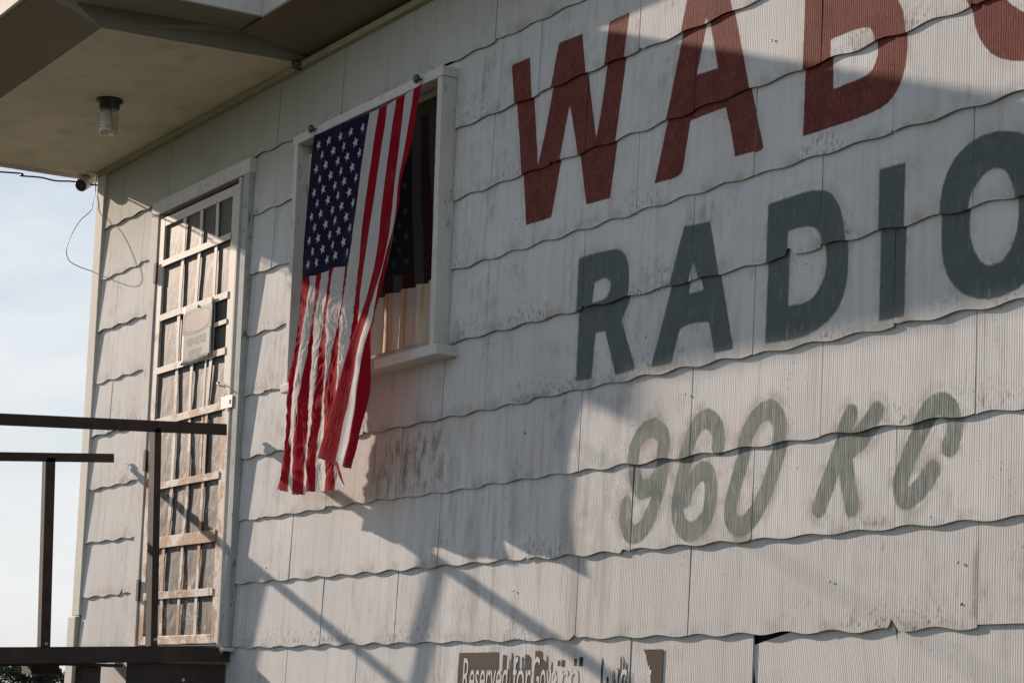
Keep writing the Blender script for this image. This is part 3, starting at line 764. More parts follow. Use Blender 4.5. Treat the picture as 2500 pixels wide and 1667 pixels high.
SH_H, SH_T = 0.305, 0.0055
Y_BUTT, Y_TOP = -0.0135, -0.0015
def shingle_mesh(w, phase, amp, nx, nz, mat, chip=None):
    """local: x 0..w, z 0 (butt) .. SH_H, y from Y_BUTT to Y_TOP; chip = (x, width, depth) notch broken from the butt"""
    verts, faces = [], []
    def butt(x):
        z = amp * math.sin(2 * math.pi * x / (SHW / 3) + phase)
        if chip is not None:
            d = (x - chip[0]) / (chip[1] if x > chip[0] else -0.35 * chip[1])
            if d < 1:
                z += chip[2] * (1 - d) ** 0.6
        return z
    for j in range(nz + 1):
        for i in range(nx + 1):
            x = w * i / nx
            zb = butt(x)
            t = j / nz
            z = zb + (SH_H - zb) * t
            verts.append((x, Y_BUTT + (Y_TOP - Y_BUTT) * z / SH_H, z))
    W1 = nx + 1
    for j in range(nz):
        for i in range(nx):
            a = j * W1 + i
            faces.append((a, a + 1, a + 1 + W1, a + W1))
    b0 = len(verts)
    for i in range(nx + 1):                       # underside of the butt
        x, y, z = verts[i]
        verts.append((x, y + SH_T, z + 0.001))
    for i in range(nx):
        faces.append((i + 1, i, b0 + i, b0 + i + 1))
    t0 = len(verts)
    verts.append((0, Y_TOP + SH_T, SH_H))
    verts.append((w, Y_TOP + SH_T, SH_H))
    faces.append(tuple([j * W1 for j in range(nz, -1, -1)]) [::-1] + (t0, b0))
    faces.append(tuple([j * W1 + nx for j in range(nz, -1, -1)]) + (b0 + nx, t0 + 1))
    me = bpy.data.meshes.new('shingle')
    me.from_pydata(verts, [], faces)
    me.materials.append(mat)
    me.update()
    return me

mesh_cache = {}
rs = random.Random(11)
def add_shingle(x0, x1, k, mat=None, amp=None, rot=0.0, dx=0.0, dz=0.0, dy=0.0, chip=None):
    zb = z_line(k)
    w = x1 - x0
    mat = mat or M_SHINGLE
    amp = rs.choice((0.0038, 0.0046, 0.0054)) if amp is None else amp
    phase = 2 * math.pi * ((x0 - SEAM0) / (SHW / 3)) + (0 if k % 2 else math.pi)
    nx = max(4, int(round(w / SHW * 18)))
    # lettered?
    gx, gz = np.meshgrid(np.linspace(x0, x1, 9), np.linspace(zb, zb + EXPO, 7))
    probe = paint_values(np.stack([gx.ravel(), gz.ravel()], 1)) if k <= 9 and rot == 0 else {}
    if probe:
        nx2, nz2 = max(8, int(w / 0.0075)), 40
        me = shingle_mesh(w, phase, amp, nx2, nz2, mat, chip)
        co = np.zeros(len(me.vertices) * 3)
        me.vertices.foreach_get('co', co)
        co = co.reshape(-1, 3)
        P = np.stack([co[:, 0] + x0, co[:, 2] + zb], 1)
        for nm, val in paint_values(P).items():
            at = me.attributes.new(nm, 'FLOAT', 'POINT')
            at.data.foreach_set('value', val.astype(np.float32))
    else:
        key = (round(w, 3), round(math.cos(phase), 2), round(math.sin(phase), 2), amp, mat.name, chip)
        me = mesh_cache.get(key)
        if me is None:
            me = mesh_cache[key] = shingle_mesh(w, phase, amp, nx, 1, mat, chip)
    o = link_mesh('shingle', me, wall, (x0 + dx, dy + rs.uniform(-0.0016, 0.0010), zb + dz + rs.uniform(-0.0022, 0.0022)))
    o.rotation_euler = (rs.uniform(-0.003, 0.004), rot + rs.uniform(-0.0015, 0.0015), rs.uniform(-0.0015, 0.0015))
    return o

X_LEFT, X_END = 0.152, 9.15
for k in range(1, 13):
    off = 0.0 if k % 2 else SHW / 2
    n0 = math.floor((X_LEFT - SEAM0 - off) / SHW)
    edges = []
    x = SEAM0 + off + n0 * SHW
    while x < X_END:
        edges.append((x, x + SHW))
        x += SHW
    blocks = []
    if 2 <= k <= 9: blocks.append((0.872, 2.004))
    if 2 <= k <= 5: blocks.append((2.525, 3.784))
    for (a, b) in edges:
        a, b = max(a, X_LEFT), min(b, X_END)
        parts = [(a, b)]
        for (c, d) in blocks:
            nxt = []
            for (p, q) in parts:
                if q <= c or p >= d:
                    nxt.append((p, q))
                else:
                    if p < c: nxt.append((p, c))
                    if q > d: nxt.append((d, q))
            parts = nxt
        for (p, q) in parts:
            if q - p < 0.02:
                continue
            gap = 0.0016
            kw = {}
            if k == 10 and abs(p - 5.5827) < 0.05:            # slipped shingle, hanging loose
                add_shingle(p + gap, q - gap, k, rot=-0.20, dx=0.047, dz=-0.062, dy=0.003)['label'] = 'slipped shingle hanging askew beside a dark gap'
                continue
            if k == 9 and p > 6.4:
                kw = dict(mat=M_SHINGLE_NEW, amp=0.0, dz=0.009)
            elif k >= 10 and p > 6.1:
                kw = dict(mat=M_SHINGLE_NEW, amp=0.0015)
            elif k == 9 and abs(p - 5.8877) < 0.05:
                kw = dict(chip=(0.288, 0.026, 0.026))
            elif k == 5 and p < 5.738 < q:
                kw = dict(chip=(5.738 - p, 0.030, 0.022))
            elif k == 8 and p < 4.93 < q:
                kw = dict(chip=(4.93 - p, 0.035, 0.012))
            elif k == 9 and p < 4.665 < q:
                kw = dict(chip=(4.665 - p, 0.02, 0.014))
            elif k == 3 and p < 4.45 < q:
                kw = dict(chip=(4.45 - p, 0.02, 0.010))
            elif k == 8 and abs(p - 0.152) < 0.02:
                kw = dict(chip=(0.53, 0.05, 0.03))
            if not kw and rs.random() < 0.3:
                kw = dict(chip=(rs.choice((0.0, q - p - 2 * gap)), 0.016, rs.choice((0.006, 0.010))))
            add_shingle(p + gap, q - gap, k, **kw)

# loose nails standing in the shingles
for (x, z) in ((6.44, 1.945), (6.43, 2.05), (5.93, 2.02), (4.28, 2.05), (5.66, 3.62), (6.16, 3.71), (4.33, 2.58), (5.25, 2.61), (3.03, 2.62), (2.31, 2.21), (0.66, 2.78)):
    lathe('nail', [(0.0035, 0), (0.0038, 0.0015), (0.002, 0.0025)], (x, -0.0125, z), (0, -1, 0.1), M_KNOB, wall, 8)

# --- corner board
cb = box('corner_board', 0.05, 0.152, -0.021, 0.149, 2.062, 4.36, M_CORNER, bld, 0.003, 0.0015, 3)
box('lower_corner_board', 0.012, 0.118, -0.026, 0.149, 0.3, 2.059, M_CORNER, bld, 0.004, 0.002, 3)

# --- porch roof and eaves
roof = box('roof', -0.064, 2.718, -1.138, 3.1, 4.5835, 4.615, M_ROOFTOP, bld, 0.002)
box('roof_deck', 2.7185, 9.5, -0.333, 3.1, 4.5835, 4.615, M_ROOFTOP, roof, 0.002)
def slab(name, pts, t, mat, parent):
    """thin slab: pts = underside polygon (counter-clockwise seen from below), thickness t upward"""
    n = len(pts)
    v = [Vector(p) for p in pts] + [Vector(p) + Vector((0, 0, t)) for p in pts]
    f = [tuple(range(n)), tuple(range(2 * n - 1, n - 1, -1))]
    for i in range(n):
        f.append((i, i + n, (i + 1) % n + n, (i + 1) % n))
    bm = bmesh.new()
    vs = [bm.verts.new(c) for c in v]
    for q in f:
        bm.faces.new([vs[i] for i in q])
    return bm_finish(name, bm, mat, parent, loc=pts[0])
slab('ceiling_panel', [(-0.05, 0.149, 4.352), (-0.05, -0.896, 4.352), (2.386, -0.896, 4.352), (2.446, 0.149, 4.352)], 0.012, M_CEIL, roof)
slab('front_soffit', [(-0.05, -0.899, 4.353), (-0.05, -1.122, 4.515), (2.216, -1.122, 4.515), (2.388, -0.899, 4.353)], 0.010, M_BROWN, roof)
slab('side_soffit', [(2.452, 0.149, 4.353), (2.476, -0.318, 4.4225), (9.5, -0.318, 4.4225), (9.5, 0.149, 4.353)], 0.010, M_BROWN, roof)
bm = bmesh.new()
P = [bm.verts.new(c) for c in ((2.449, 0.02, 4.3525), (2.389, -0.899, 4.3525), (2.392, -0.899, 4.45), (2.47, -0.30, 4.45), (2.472, 0.02, 4.45),
                               (2.218, -1.122, 4.516), (2.40, -1.122, 4.516))]
bm.faces.new((P[0], P[1], P[2], P[3], P[4]))
bm.faces.new((P[1], P[5], P[6], P[2]))
r = bmesh.ops.extrude_face_region(bm, geom=list(bm.faces))
bmesh.ops.translate(bm, verts=[e for e in r['geom'] if isinstance(e, bmesh.types.BMVert)], vec=(0.0, 0.012, 0.012))
bm_finish('grey_board', bm, M_GREYBOARD, roof, loc=(2.42, -0.5, 4.35))
slab('corner_soffit', [(2.474, -0.322, 4.434), (2.394, -1.122, 4.434), (2.698, -1.122, 4.434), (2.698, -0.322, 4.434)], 0.010, M_GREYBOARD, roof)
box('side_fascia', 2.70, 2.718, -1.1225, -0.335, 4.425, 4.583, M_FASCIA, roof, 0.002)
box('fascia', 2.70, 9.5, -0.334, -0.319, 4.424, 4.583, M_FASCIA, roof, 0.002)
box('front_fascia', -0.064, 2.72, -1.139, -1.123, 4.514, 4.583, M_FASCIA, roof, 0.002)
box('rake_board', -0.064, -0.051, -1.1225, 3.0, 4.331, 4.583, M_FASCIA, roof, 0.002)
box('frieze_moulding', 0.06, 2.447, -0.034, 0.0115, 4.322, 4.3515, M_MOULD, roof, 0.004, 0.0012, 6)
box('frieze_moulding', 2.4485, 9.2, -0.030, 0.0115, 4.324, 4.3525, M_MOULD, roof, 0.004, 0.0012, 8)
# dark mud-dauber clump where the two ceilings meet
bm = bmesh.new()
bmesh.ops.create_icosphere(bm, subdivisions=3, radius=0.02)
for v in bm.verts:
    v.co += noise.noise_vector(v.co * 60) * 0.008
    v.co = Vector((v.co.x * 0.9 + 2.45, v.co.y * 1.5 - 0.035, v.co.z * 1.1 + 4.338))
bm_finish('wasp_nest', bm, M_KNOB, roof, loc=(2.45, -0.035, 4.33))

# --- screen door
door = box('screen_door', 0.966, 1.888, -0.0035, 0.010, 1.902, 3.935, M_DARKROOM, bld, 0.001)
box('casing', 0.874, 0.962, -0.036, 0.0115, 1.885, 3.958, M_TRIM, door, 0.004, 0.002, 6)
box('casing', 0.874, 2.003, -0.037, 0.0115, 3.9595, 4.028, M_TRIM, door, 0.004, 0.002, 6)
box('casing', 1.946, 2.003, -0.037, 0.0115, 1.885, 3.958, M_JAMB, door, 0.004, 0.002, 6)
box('jamb', 1.908, 1.944, -0.020, 0.0115, 1.885, 3.958, M_JAMB, door, 0.004, 0.0015, 6)
box('door_stop', 1.8895, 1.907, -0.034, 0.0115, 1.897, 3.957, M_TRIM, door, 0.002, 0.0012, 6)
box('threshold', 0.874, 2.02, -0.06, 0.0115, 1.868, 1.884, M_TRIM, door, 0.003, 0.001, 4)
YF = -0.030
box('stile', 0.968, 1.036, YF, -0.0045, 1.905, 3.933, M_STRAP, door, 0.003, 0.0012, 8)
box('stile', 1.817, 1.884, YF, -0.0045, 1.905, 3.933, M_STRAP, door, 0.003, 0.0012, 8)
box('rail', 1.0365, 1.8165, YF, -0.0045, 3.888, 3.933, M_STRAP, door, 0.003, 0.0012, 6)
box('rail', 1.0365, 1.8165, YF, -0.0045, 1.905, 1.944, M_STRAP, door, 0.003, 0.0012, 6)
for z, w, x0, x1 in ((3.704, 0.030, 1.03, 1.825), (3.440, 0.031, 1.03, 1.30), (3.436, 0.031, 1.305, 1.825), (3.184, 0.031, 1.03, 1.825),
                     (2.938, 0.034, 1.03, 1.83), (2.634, 0.031, 1.03, 1.825), (2.370, 0.052, 1.03, 1.82), (2.126, 0.033, 1.03, 1.82), (3.317, 0.021, 1.69, 1.825)):
    box('strap', x0, x1, -0.0345, -0.0305, z - w / 2, z + w / 2, M_STRAP, door, 0.001, 0.0022, 7)
def bar_v(name, xs, w, mat):
    """vertical strap that wanders: xs = [(x, z), ...]"""
    pts = catmull([(x, 0, z) for x, z in xs], 5)
    bm = bmesh.new()
    prev = None
    for p in pts:
        y = -0.0285 + noise.noise(Vector((p.x * 7, p.z * 5, 0))) * 0.003
        q = [bm.verts.new((p.x + a * w / 2, y + b, p.z)) for a, b in ((-1, 0), (1, 0), (1, 0.0035), (-1, 0.0035))]
        if prev:
            for i in range(4):
                bm.faces.new((prev[i], prev[(i + 1) % 4], q[(i + 1) % 4], q[i]))
        else:
            bm.faces.new(q)
        prev = q
    bm.faces.new(prev[::-1])
    return bm_finish(name, bm, mat, door, loc=(pts[0].x, -0.03, pts[-1].z))
bar_v('upright_strap', [(1.275, 3.886), (1.271, 3.72), (1.262, 3.42), (1.268, 3.2), (1.278, 2.98), (1.285, 2.65), (1.262, 2.39), (1.228, 2.33), (1.236, 2.1), (1.240, 1.944)], 0.033, M_STRAP)
bar_v('upright_strap', [(1.471, 3.886), (1.468, 3.72), (1.451, 3.44), (1.449, 3.2), (1.446, 3.0), (1.470, 2.63), (1.443, 2.35), (1.437, 1.944)], 0.030, M_STRAP)
bar_v('upright_strap', [(1.648, 3.886), (1.655, 3.70), (1.656, 3.46), (1.664, 3.19), (1.642, 2.95), (1.643, 2.65), (1.634, 2.41), (1.630, 2.1), (1.632, 1.944)], 0.030, M_STRAP)
bar_v('upright_strap', [(1.606, 3.17), (1.604, 3.08), (1.598, 2.96), (1.604, 2.80), (1.606, 2.66)], 0.018, M_STRAP)
# crumpled sheet stretched behind the straps
nx, nz = 70, 170
verts, faces = [], []
for j in range(nz + 1):
    for i in range(nx + 1):
        x = 1.03 + 0.795 * i / nx
        z = 1.93 + 1.97 * j / nz
        q = Vector((x * 5.0, 0.3, z * 3.2))
        low = 0.35 + 0.65 * max(0.0, min(1.0, (3.4 - z) / 0.8))
        d = (noise.noise(q) * 0.0028 + abs(noise.noise(q * 2.7)) * 0.0030 + noise.noise(q * 7.0) * 0.0010) * low
        edge = min(1.0, min(i, nx - i) / 5.0, min(j, nz - j) / 5.0)
        verts.append((x, -0.0185 - d * edge, z))
for j in range(nz):
    for i in range(nx):
        a = j * (nx + 1) + i
        faces.append((a, a + 1, a + nx + 2, a + nx + 1))
mesh_from('screen', verts, faces, M_SHEET, door, True, (1.43, -0.012, 1.93))
# hinges, hasp plate with its slot, bent wire latch
for z in (3.67, 2.16, 2.77):
    h = box('hinge', 0.953, 0.985, -0.043, -0.0365, z - 0.05, z + 0.05, M_STEEL, door, 0.002)
bm = bmesh.new()
bm_box(bm, 1.83, 1.952, -0.043, -0.0395, 2.918, 2.972, 0.002)
hasp = bm_finish('hasp', bm, M_PLATE, door, loc=(1.89, -0.04, 2.918))
box('hasp_slot', 1.918, 1.934, -0.0445, -0.0425, 2.936, 2.956, M_BLACK, door, 0.001)
tube('latch_wire', [(1.79, -0.036, 3.045), (1.82, -0.062, 3.038), (1.85, -0.066, 3.024), (1.885, -0.05, 3.012)], 0.0028, M_WIRE, door)

# --- window
win = box('window', 2.56, 3.745, 0.06, 0.075, 2.93, 3.962, M_DARKROOM, bld, 0.001)
box('casing_board', 2.527, 2.561, -0.072, 0.058, 2.946, 3.9595, M_TRIM, win, 0.003, 0.0015, 6)
box('casing_board', 3.746, 3.781, -0.072, 0.058, 2.946, 3.9595, M_TRIM, win, 0.003, 0.0022, 8)
box('head_board', 2.512, 3.786, -0.074, 0.058, 3.9605, 3.999, M_TRIM, win, 0.003, 0.002, 8)
box('head_filler', 2.526, 3.783, -0.004, 0.0113, 4.0, 4.0305, M_TRIM, win, 0.001)
box('sill', 2.542, 3.842, -0.095, 0.058, 2.906, 2.945, M_TRIM, win, 0.006, 0.002, 8)
box('sash_rail', 2.562, 3.745, -0.018, 0.012, 2.9465, 2.978, M_TRIM, win, 0.003)
box('sash_rail', 2.562, 3.745, -0.018, 0.012, 3.925, 3.9595, M_BROWN, win, 0.003)
box('sash_stile', 2.5625, 2.60, -0.0175, 0.012, 2.979, 3.924, M_TRIM, win, 0.003)
box('sash_stile', 3.707, 3.7445, -0.0175, 0.012, 2.979, 3.924, M_JAMB, win, 0.003)
mesh_from('pane', [(2.60, -0.006, 2.978), (3.707, -0.006, 2.978), (3.707, -0.006, 3.925), (2.60, -0.006, 3.925)], [(0, 1, 2, 3)], M_GLASS, win, loc=(3.15, -0.006, 2.978))
verts, faces = [], []
nx, nz = 110, 24
for j in range(nz + 1):
    for i in range(nx + 1):
        x = 2.605 + 1.10 * i / nx
        z = 2.98 + 0.25 * j / nz
        y = 0.026 + 0.011 * math.sin(x * 52 + 2.0 * noise.noise(Vector((x * 4, 0, z * 1.2)))) + 0.006 * noise.noise(Vector((x * 14, 3, z * 3)))
        verts.append((x, y, z))
for j in range(nz):
    for i in range(nx):
        a = j * (nx + 1) + i
        faces.append((a, a + 1, a + nx + 2, a + nx + 1))
mesh_from('curtain', verts, faces, M_CURTAIN, win, True, (3.15, 0.026, 2.98))
for kx, kz in ((2.728, 3.985), (3.622, 3.982)):
    lathe('flag_hook', [(0.005, 0), (0.006, 0.010), (0.015, 0.013), (0.018, 0.020), (0.014, 0.028), (0.005, 0.031)], (kx, -0.0745, kz), (0, -1, 0), M_KNOB, win, 18)

# ------------------------------------------------------------------ flag hung by its hoist from the two hooks
NU, NV = 234, 340
FL = np.array(FLAG)                                   # 14 stripe seams x 25 stations down the fly x (x, y, z)
vv = np.linspace(0, 1, NV + 1)
tt = np.linspace(0, 1, FL.shape[1])
uu = np.linspace(0, 13, NU + 1)
ker = np.hanning(41); ker /= ker.sum()
seam = np.zeros((14, NV + 1, 3))
for i in range(14):
    for c in range(3):
        a = np.interp(vv, tt, FL[i, :, c])
        if c < 2:
            a[20:-20] = np.convolve(a, ker, 'valid')
        seam[i, :, c] = a
X = np.zeros((NV + 1, NU + 1)); Z = np.zeros_like(X); Y = np.zeros_like(X)
for j in range(NV + 1):
    X[j] = np.interp(uu, range(14), seam[:, j, 0])
    Y[j] = np.interp(uu, range(14), seam[:, j, 1])
    Z[j] = np.interp(uu, range(14), seam[:, j, 2])
ker = np.hanning(9); ker /= ker.sum()
for j in range(NV + 1):                               # ease the kinks at the stripe seams
    for A in (X, Y, Z):
        A[j, 4:-4] = np.convolve(A[j], ker, 'valid')
base = Y.copy()
U, V = np.meshgrid(uu / 13, vv)
sm = lambda a, b, x: (lambda t: t * t * (3 - 2 * t))(np.clip((x - a) / (b - a), 0, 1))
lowz = sm(0.25, 0.6, V)
# broad pleats, then the free fly edge folded forward over the rest
pleat = 0.0035 * np.sin(U * 30 + 1.2 * V) + lowz * (0.008 * np.sin(U * 2 * np.pi * 6.5 + 2.2 * np.sin(V * 5)) )
fold = -0.030 * sm(0.750, 0.785, U) * sm(0.45, 0.72, V) + 0.014 * sm(0.63, 0.68, U) * (1 - sm(0.750, 0.785, U)) * sm(0.5, 0.75, V)
curl = (0.010 + 0.028 * np.sin(V * 8.5 + 0.6)) * sm(0.84, 1.0, U) * sm(0.22, 0.45, V)
top = sm(0.0, 0.06, V)
Y = base + pleat * (0.15 + 0.85 * top) + fold + curl
verts = []
for j in range(NV + 1):
    for i in range(NU + 1):
        u, v = U[j, i], V[j, i]
        lw = lowz[j, i]
        wob = 3.0 * noise.noise(Vector((u * 5, v * 9, 7)))
        c = noise.noise(Vector((u * 15 + wob, v * 6.0, 1.3)))
        r = 0.5 - abs(noise.noise(Vector((u * 44 + wob * 2.2, v * 13, 5.1))))
        r2 = 0.5 - abs(noise.noise(Vector((u * 78 + wob * 3.0, v * 34, 8.4))))
        crumple = (1 - sm(0.60, 0.66, u)) * lw * (1 - 0.75 * sm(0.93, 0.99, v))
        small = 0.0016 * c * (1 - 0.4 * lw) + crumple * (0.0098 * r + 0.0050 * r2 + 0.0045 * c) + 0.0016 * lw * noise.noise(Vector((u * 6, v * 26, 2))) + 0.0010 * (1 - lw) * r
        zz = Z[j, i]
        if v > 0.985:                                   # frayed hem
            zz += 0.006 * noise.noise(Vector((u * 90, 0, 9))) * (v - 0.985) / 0.015
        verts.append((X[j, i] + 0.0035 * lw * noise.noise(Vector((u * 8, v * 22, 11))), Y[j, i] - small, zz))
faces = []
for j in range(NV):
    for i in range(NU):
        a = j * (NU + 1) + i
        faces.append((a, a + NU + 1, a + NU + 2, a + 1))
flag = mesh_from('flag', verts, faces, M_FLAG, None, True, (3.15, -0.115, 2.45))
tag(flag, 'faded red, white and blue striped flag with stars hung down over the window', 'flag')
hoist, fly = 0.914, 1.524
ca = (V * fly).ravel(); cu = (U * hoist).ravel()
star_val = np.zeros(len(ca), np.float32)
msk = (V.ravel() < 0.42) & (U.ravel() < 0.56)
Pc = np.stack([cu[msk], ca[msk]], 1)
best = np.full(len(Pc), 9.0)
R = 0.0255
for a in range(1, 12):
    for b in range(1, 10):
        if (a + b) % 2:
            continue
        cx, cy = b / 10 * hoist * 7 / 13, a / 12 * fly * 0.4 + 0.0
        near = (abs(Pc[:, 0] - cx) < 0.05) & (abs(Pc[:, 1] - cy) < 0.05)
        pts = []
        for q in range(10):
            an = math.pi * q / 5
            rr = R if q % 2 == 0 else R * 0.382
            pts.append((cx - rr * math.cos(an), cy + rr * math.sin(an)))
        best[near] = np.minimum(best[near], poly_sd(Pc[near], [pts]))
star_val[msk] = np.clip(0.5 - best / 0.02, 0, 1)
for nm, val in (('flag_u', U.ravel()), ('flag_v', V.ravel()), ('flag_star', star_val)):
    at = flag.data.attributes.new(nm, 'FLOAT', 'POINT')
    at.data.foreach_set('value', np.asarray(val, np.float32))

# ------------------------------------------------------------------ steel landing in front of the door
land = empty('steel_landing', (1.25, -0.65, 0))
tag(land, 'rusty dark steel landing with angle iron rails in front of the screen door', 'landing')
XR, XL = 1.98, 0.58
def iron(name, p, q, side, la, lb, flip, t=0.006):
    prof = [(0, 0), (la, 0), (la, t * flip), (t, t * flip), (t, lb * flip), (0, lb * flip)]
    bm = bmesh.new()
    prism_path(bm, prof, p, q, side)
    return bm_finish(name, bm, M_STEEL, land, loc=p)
slope = 0.043
def zt(y): return 1.8865 + slope * y
# handrails (run out from the wall)
iron('handrail', (XR, -0.075, 2.8385), (XR, -1.36, 2.777), (-1, 0, 0), 0.045, 0.049, -1)
iron('handrail', (XL, -0.047, 2.834), (XL, -1.36, 2.742), (-1, 0, 0), 0.04, 0.043, -1)
# posts lean outward a little
iron('post', (XR, -0.370, zt(-0.37)), (XR, -0.404, 2.79), (0, 1, 0), 0.030, 0.060, -1)
iron('post', (XL, -0.356, zt(-0.356)), (XL, -0.389, 2.786), (0, 1, 0), 0.048, 0.05, -1)
iron('post', (XR, -1.33, zt(-1.33)), (XR, -1.355, 2.745), (0, 1, 0), 0.030, 0.060, -1)
iron('post', (XL, -1.33, zt(-1.33)), (XL, -1.355, 2.71), (0, 1, 0), 0.048, 0.05, -1)
# frame of the landing
iron('side_beam', (XR, -0.012, zt(-0.012)), (XR, -1.38, zt(-1.38)), (-1, 0, 0), 0.06, 0.060, -1, 0.008)
iron('side_beam', (XL, -0.020, zt(-0.012)), (XL, -1.38, zt(-1.38)), (-1, 0, 0), 0.06, 0.060, -1, 0.008)
iron('cross_beam', (XL + 0.005, -1.37, zt(-1.37) - 0.001), (XR - 0.008, -1.37, zt(-1.37) - 0.001), (0, 1, 0), 0.05, 0.06, 1, 0.008)
iron('cross_beam', (XL + 0.005, -0.72, zt(-0.72) - 0.010), (XR - 0.009, -0.72, zt(-0.72) - 0.010), (0, 1, 0), 0.05, 0.06, 1, 0.008)
slab_pts = [(XL + 0.003, -0.07, zt(-0.07) + 0.0012), (XL + 0.003, -1.36, zt(-1.36) + 0.0012), (XR - 0.003, -1.36, zt(-1.36) + 0.0012), (XR - 0.003, -0.07, zt(-0.07) + 0.0012)]
slab('floor_plate', slab_pts, 0.005, M_STEEL, land)
box('gusset_plate', 1.945, 1.953, -0.458, -0.016, 1.15, 1.812, M_STEEL, land, 0.001, 0.001, 3)
box('cap_plate', 1.83, 1.955, -0.705, -0.478, 1.787, 1.799, M_STEEL, land, 0.002)
box('column', 1.85, 1.93, -0.645, -0.562, 0.0, 1.786, M_STEEL, land, 0.004)
box('cap_plate', XL - 0.05, XL + 0.09, -0.425, -0.290, 1.762, 1.809, M_STEEL, land, 0.002)
box('column', 0.56, 0.64, -1.30, -1.22, 0.0, 1.766, M_STEEL, land, 0.004)
for (x, y, z, ax) in ((XR + 0.0005, -0.352, 1.905, (1, 0, 0)), (XL + 0.0005, -0.330, 1.905, (1, 0, 0)), (1.9535, -0.205, 1.742, (1, 0, 0)), (XR + 0.0005, -0.05, 1.866, (1, 0, 0))):
    lathe('bolt_hole_disc', [(0.0075, 0), (0.0085, 0.002), (0.006, 0.004)], (x, y, z), ax, M_BOLT_HOLE, land, 10)  # pale discs on post and gusset paint daylight showing through holes

for (x, y, z) in ((XR - 0.003, -0.404, 2.786), (XR - 0.003, -0.376, 2.786), (XL - 0.003, -0.388, 2.782), (XR - 0.003, -0.370, 1.874), (XR - 0.02, -0.37, 1.874), (XL - 0.003, -0.356, 1.874)):
    bm = bmesh.new()
    bmesh.ops.create_icosphere(bm, subdivisions=2, radius=0.007)
    for v in bm.verts:
        v.co = v.co * (1 + 0.5 * noise.noise(v.co * 220 + Vector((x, y, z)))) + Vector((x, y, z))
    bm_finish('weld', bm, M_STEEL, land, True, (x, y, z))

# ------------------------------------------------------------------ porch lamp
lamp = empty('porch_lamp', (1.40, -0.478, 4.352))
tag(lamp, 'small porch ceiling light with black base and ribbed glass jar', 'ceiling light')
C0 = (1.40, -0.478, 4.351)
lathe('lamp_base', [(0.060, 0), (0.062, 0.006), (0.058, 0.012), (0.047, 0.016), (0.046, 0.044), (0.041, 0.046)], C0, (0, 0, -1), M_BLACK, lamp, 28)
prof = [(0.039, 0.046), (0.041, 0.056)]
for q in range(6):
    h = 0.062 + q * 0.0145
    prof += [(0.0425, h), (0.0445, h + 0.007), (0.0425, h + 0.012)]
prof += [(0.044, 0.152), (0.040, 0.160), (0.026, 0.166), (0.004, 0.168)]
lathe('glass_jar', prof, C0, (0, 0, -1), M_JAR, lamp, 28, caps=False)
lathe('bulb', [(0.013, 0.046), (0.014, 0.066), (0.024, 0.092), (0.028, 0.110), (0.024, 0.128), (0.008, 0.138)], C0, (0, 0, -1), M_CAMWHITE, lamp, 18)

# ------------------------------------------------------------------ security camera under the roof corner
sc_ = empty('security_camera', (0.03, -0.03, 4.35))
tag(sc_, 'white bullet security camera with dark face under the roof corner', 'security camera')
CC = Vector((-0.005, -0.088, 4.288))
AX = Vector((0.52, -0.62, -0.42)).normalized()
lathe('camera_body', [(0.028, -0.115), (0.031, -0.105), (0.0335, -0.02), (0.034, 0.004), (0.0325, 0.008)], CC, AX, M_CAMWHITE, sc_, 28)
lathe('lens_face', [(0.0322, 0.008), (0.030, 0.0105), (0.010, 0.0115), (0.009, 0.010), (0.002, 0.010)], CC, AX, M_BLACK, sc_, 28)
box('sun_shade', CC.x - 0.004, CC.x + 0.004, CC.y - 0.002, CC.y + 0.03, CC.z + 0.034, CC.z + 0.038, M_CAMWHITE, sc_, 0.001)
tube('mount_arm', [CC - AX * 0.075 + Vector((0, 0, 0.01)), CC - AX * 0.075 + Vector((0.01, 0.012, 0.03)), (0.03, -0.045, 4.345)], [0.011, 0.010, 0.016], M_CAMWHITE, sc_, 12)
lathe('mount_plate', [(0.028, 0), (0.028, 0.006), (0.02, 0.010)], (0.03, -0.045, 4.3515), (0, 0, -1), M_CAMWHITE, sc_, 20)

# loop of thin cable and the service wire
lp = [(0.032, y, z) for y, z in LOOP]
loop = tube('cable_loop', catmull(lp, 5), 0.0022, M_WIRE, None, 6, (0.03, -0.02, 3.83))
tag(loop, 'thin grey cable hanging in a loop from the roof corner', 'cable')
dp = [(0.0 - (i == 0) * 0.0, y, z) for i, (y, z) in enumerate(DROP)]
dp = [(-6.0, -9.0, 5.6), (-2.2, -4.2, 4.55), (-0.6, -1.5, 4.31)] + dp
drop = tube('service_wire', catmull(dp, 6), 0.0045, M_BLACK, None, 6, (0, -0.003, 4.3))
tag(drop, 'black overhead service wire running in to the roof corner', 'wire')
pole = empty('utility_pole', (-6.0, -9.0, 0))
tag(pole, 'wooden utility pole out beyond the porch corner', 'pole')
lathe('shaft', [(0.15, 0), (0.14, 3), (0.11, 7.5)], (-6.0, -9.0, 0), (0, 0, 1), M_BARK, pole, 14)
box('crossarm', -6.9, -5.1, -9.14, -9.06, 6.6, 6.72, M_BARK, pole, 0.01)
lathe('insulator', [(0.03, 0), (0.045, 0.05), (0.02, 0.1)], (-6.0, -8.9, 5.6), (0, 1, 0), M_KNOB, pole, 12)

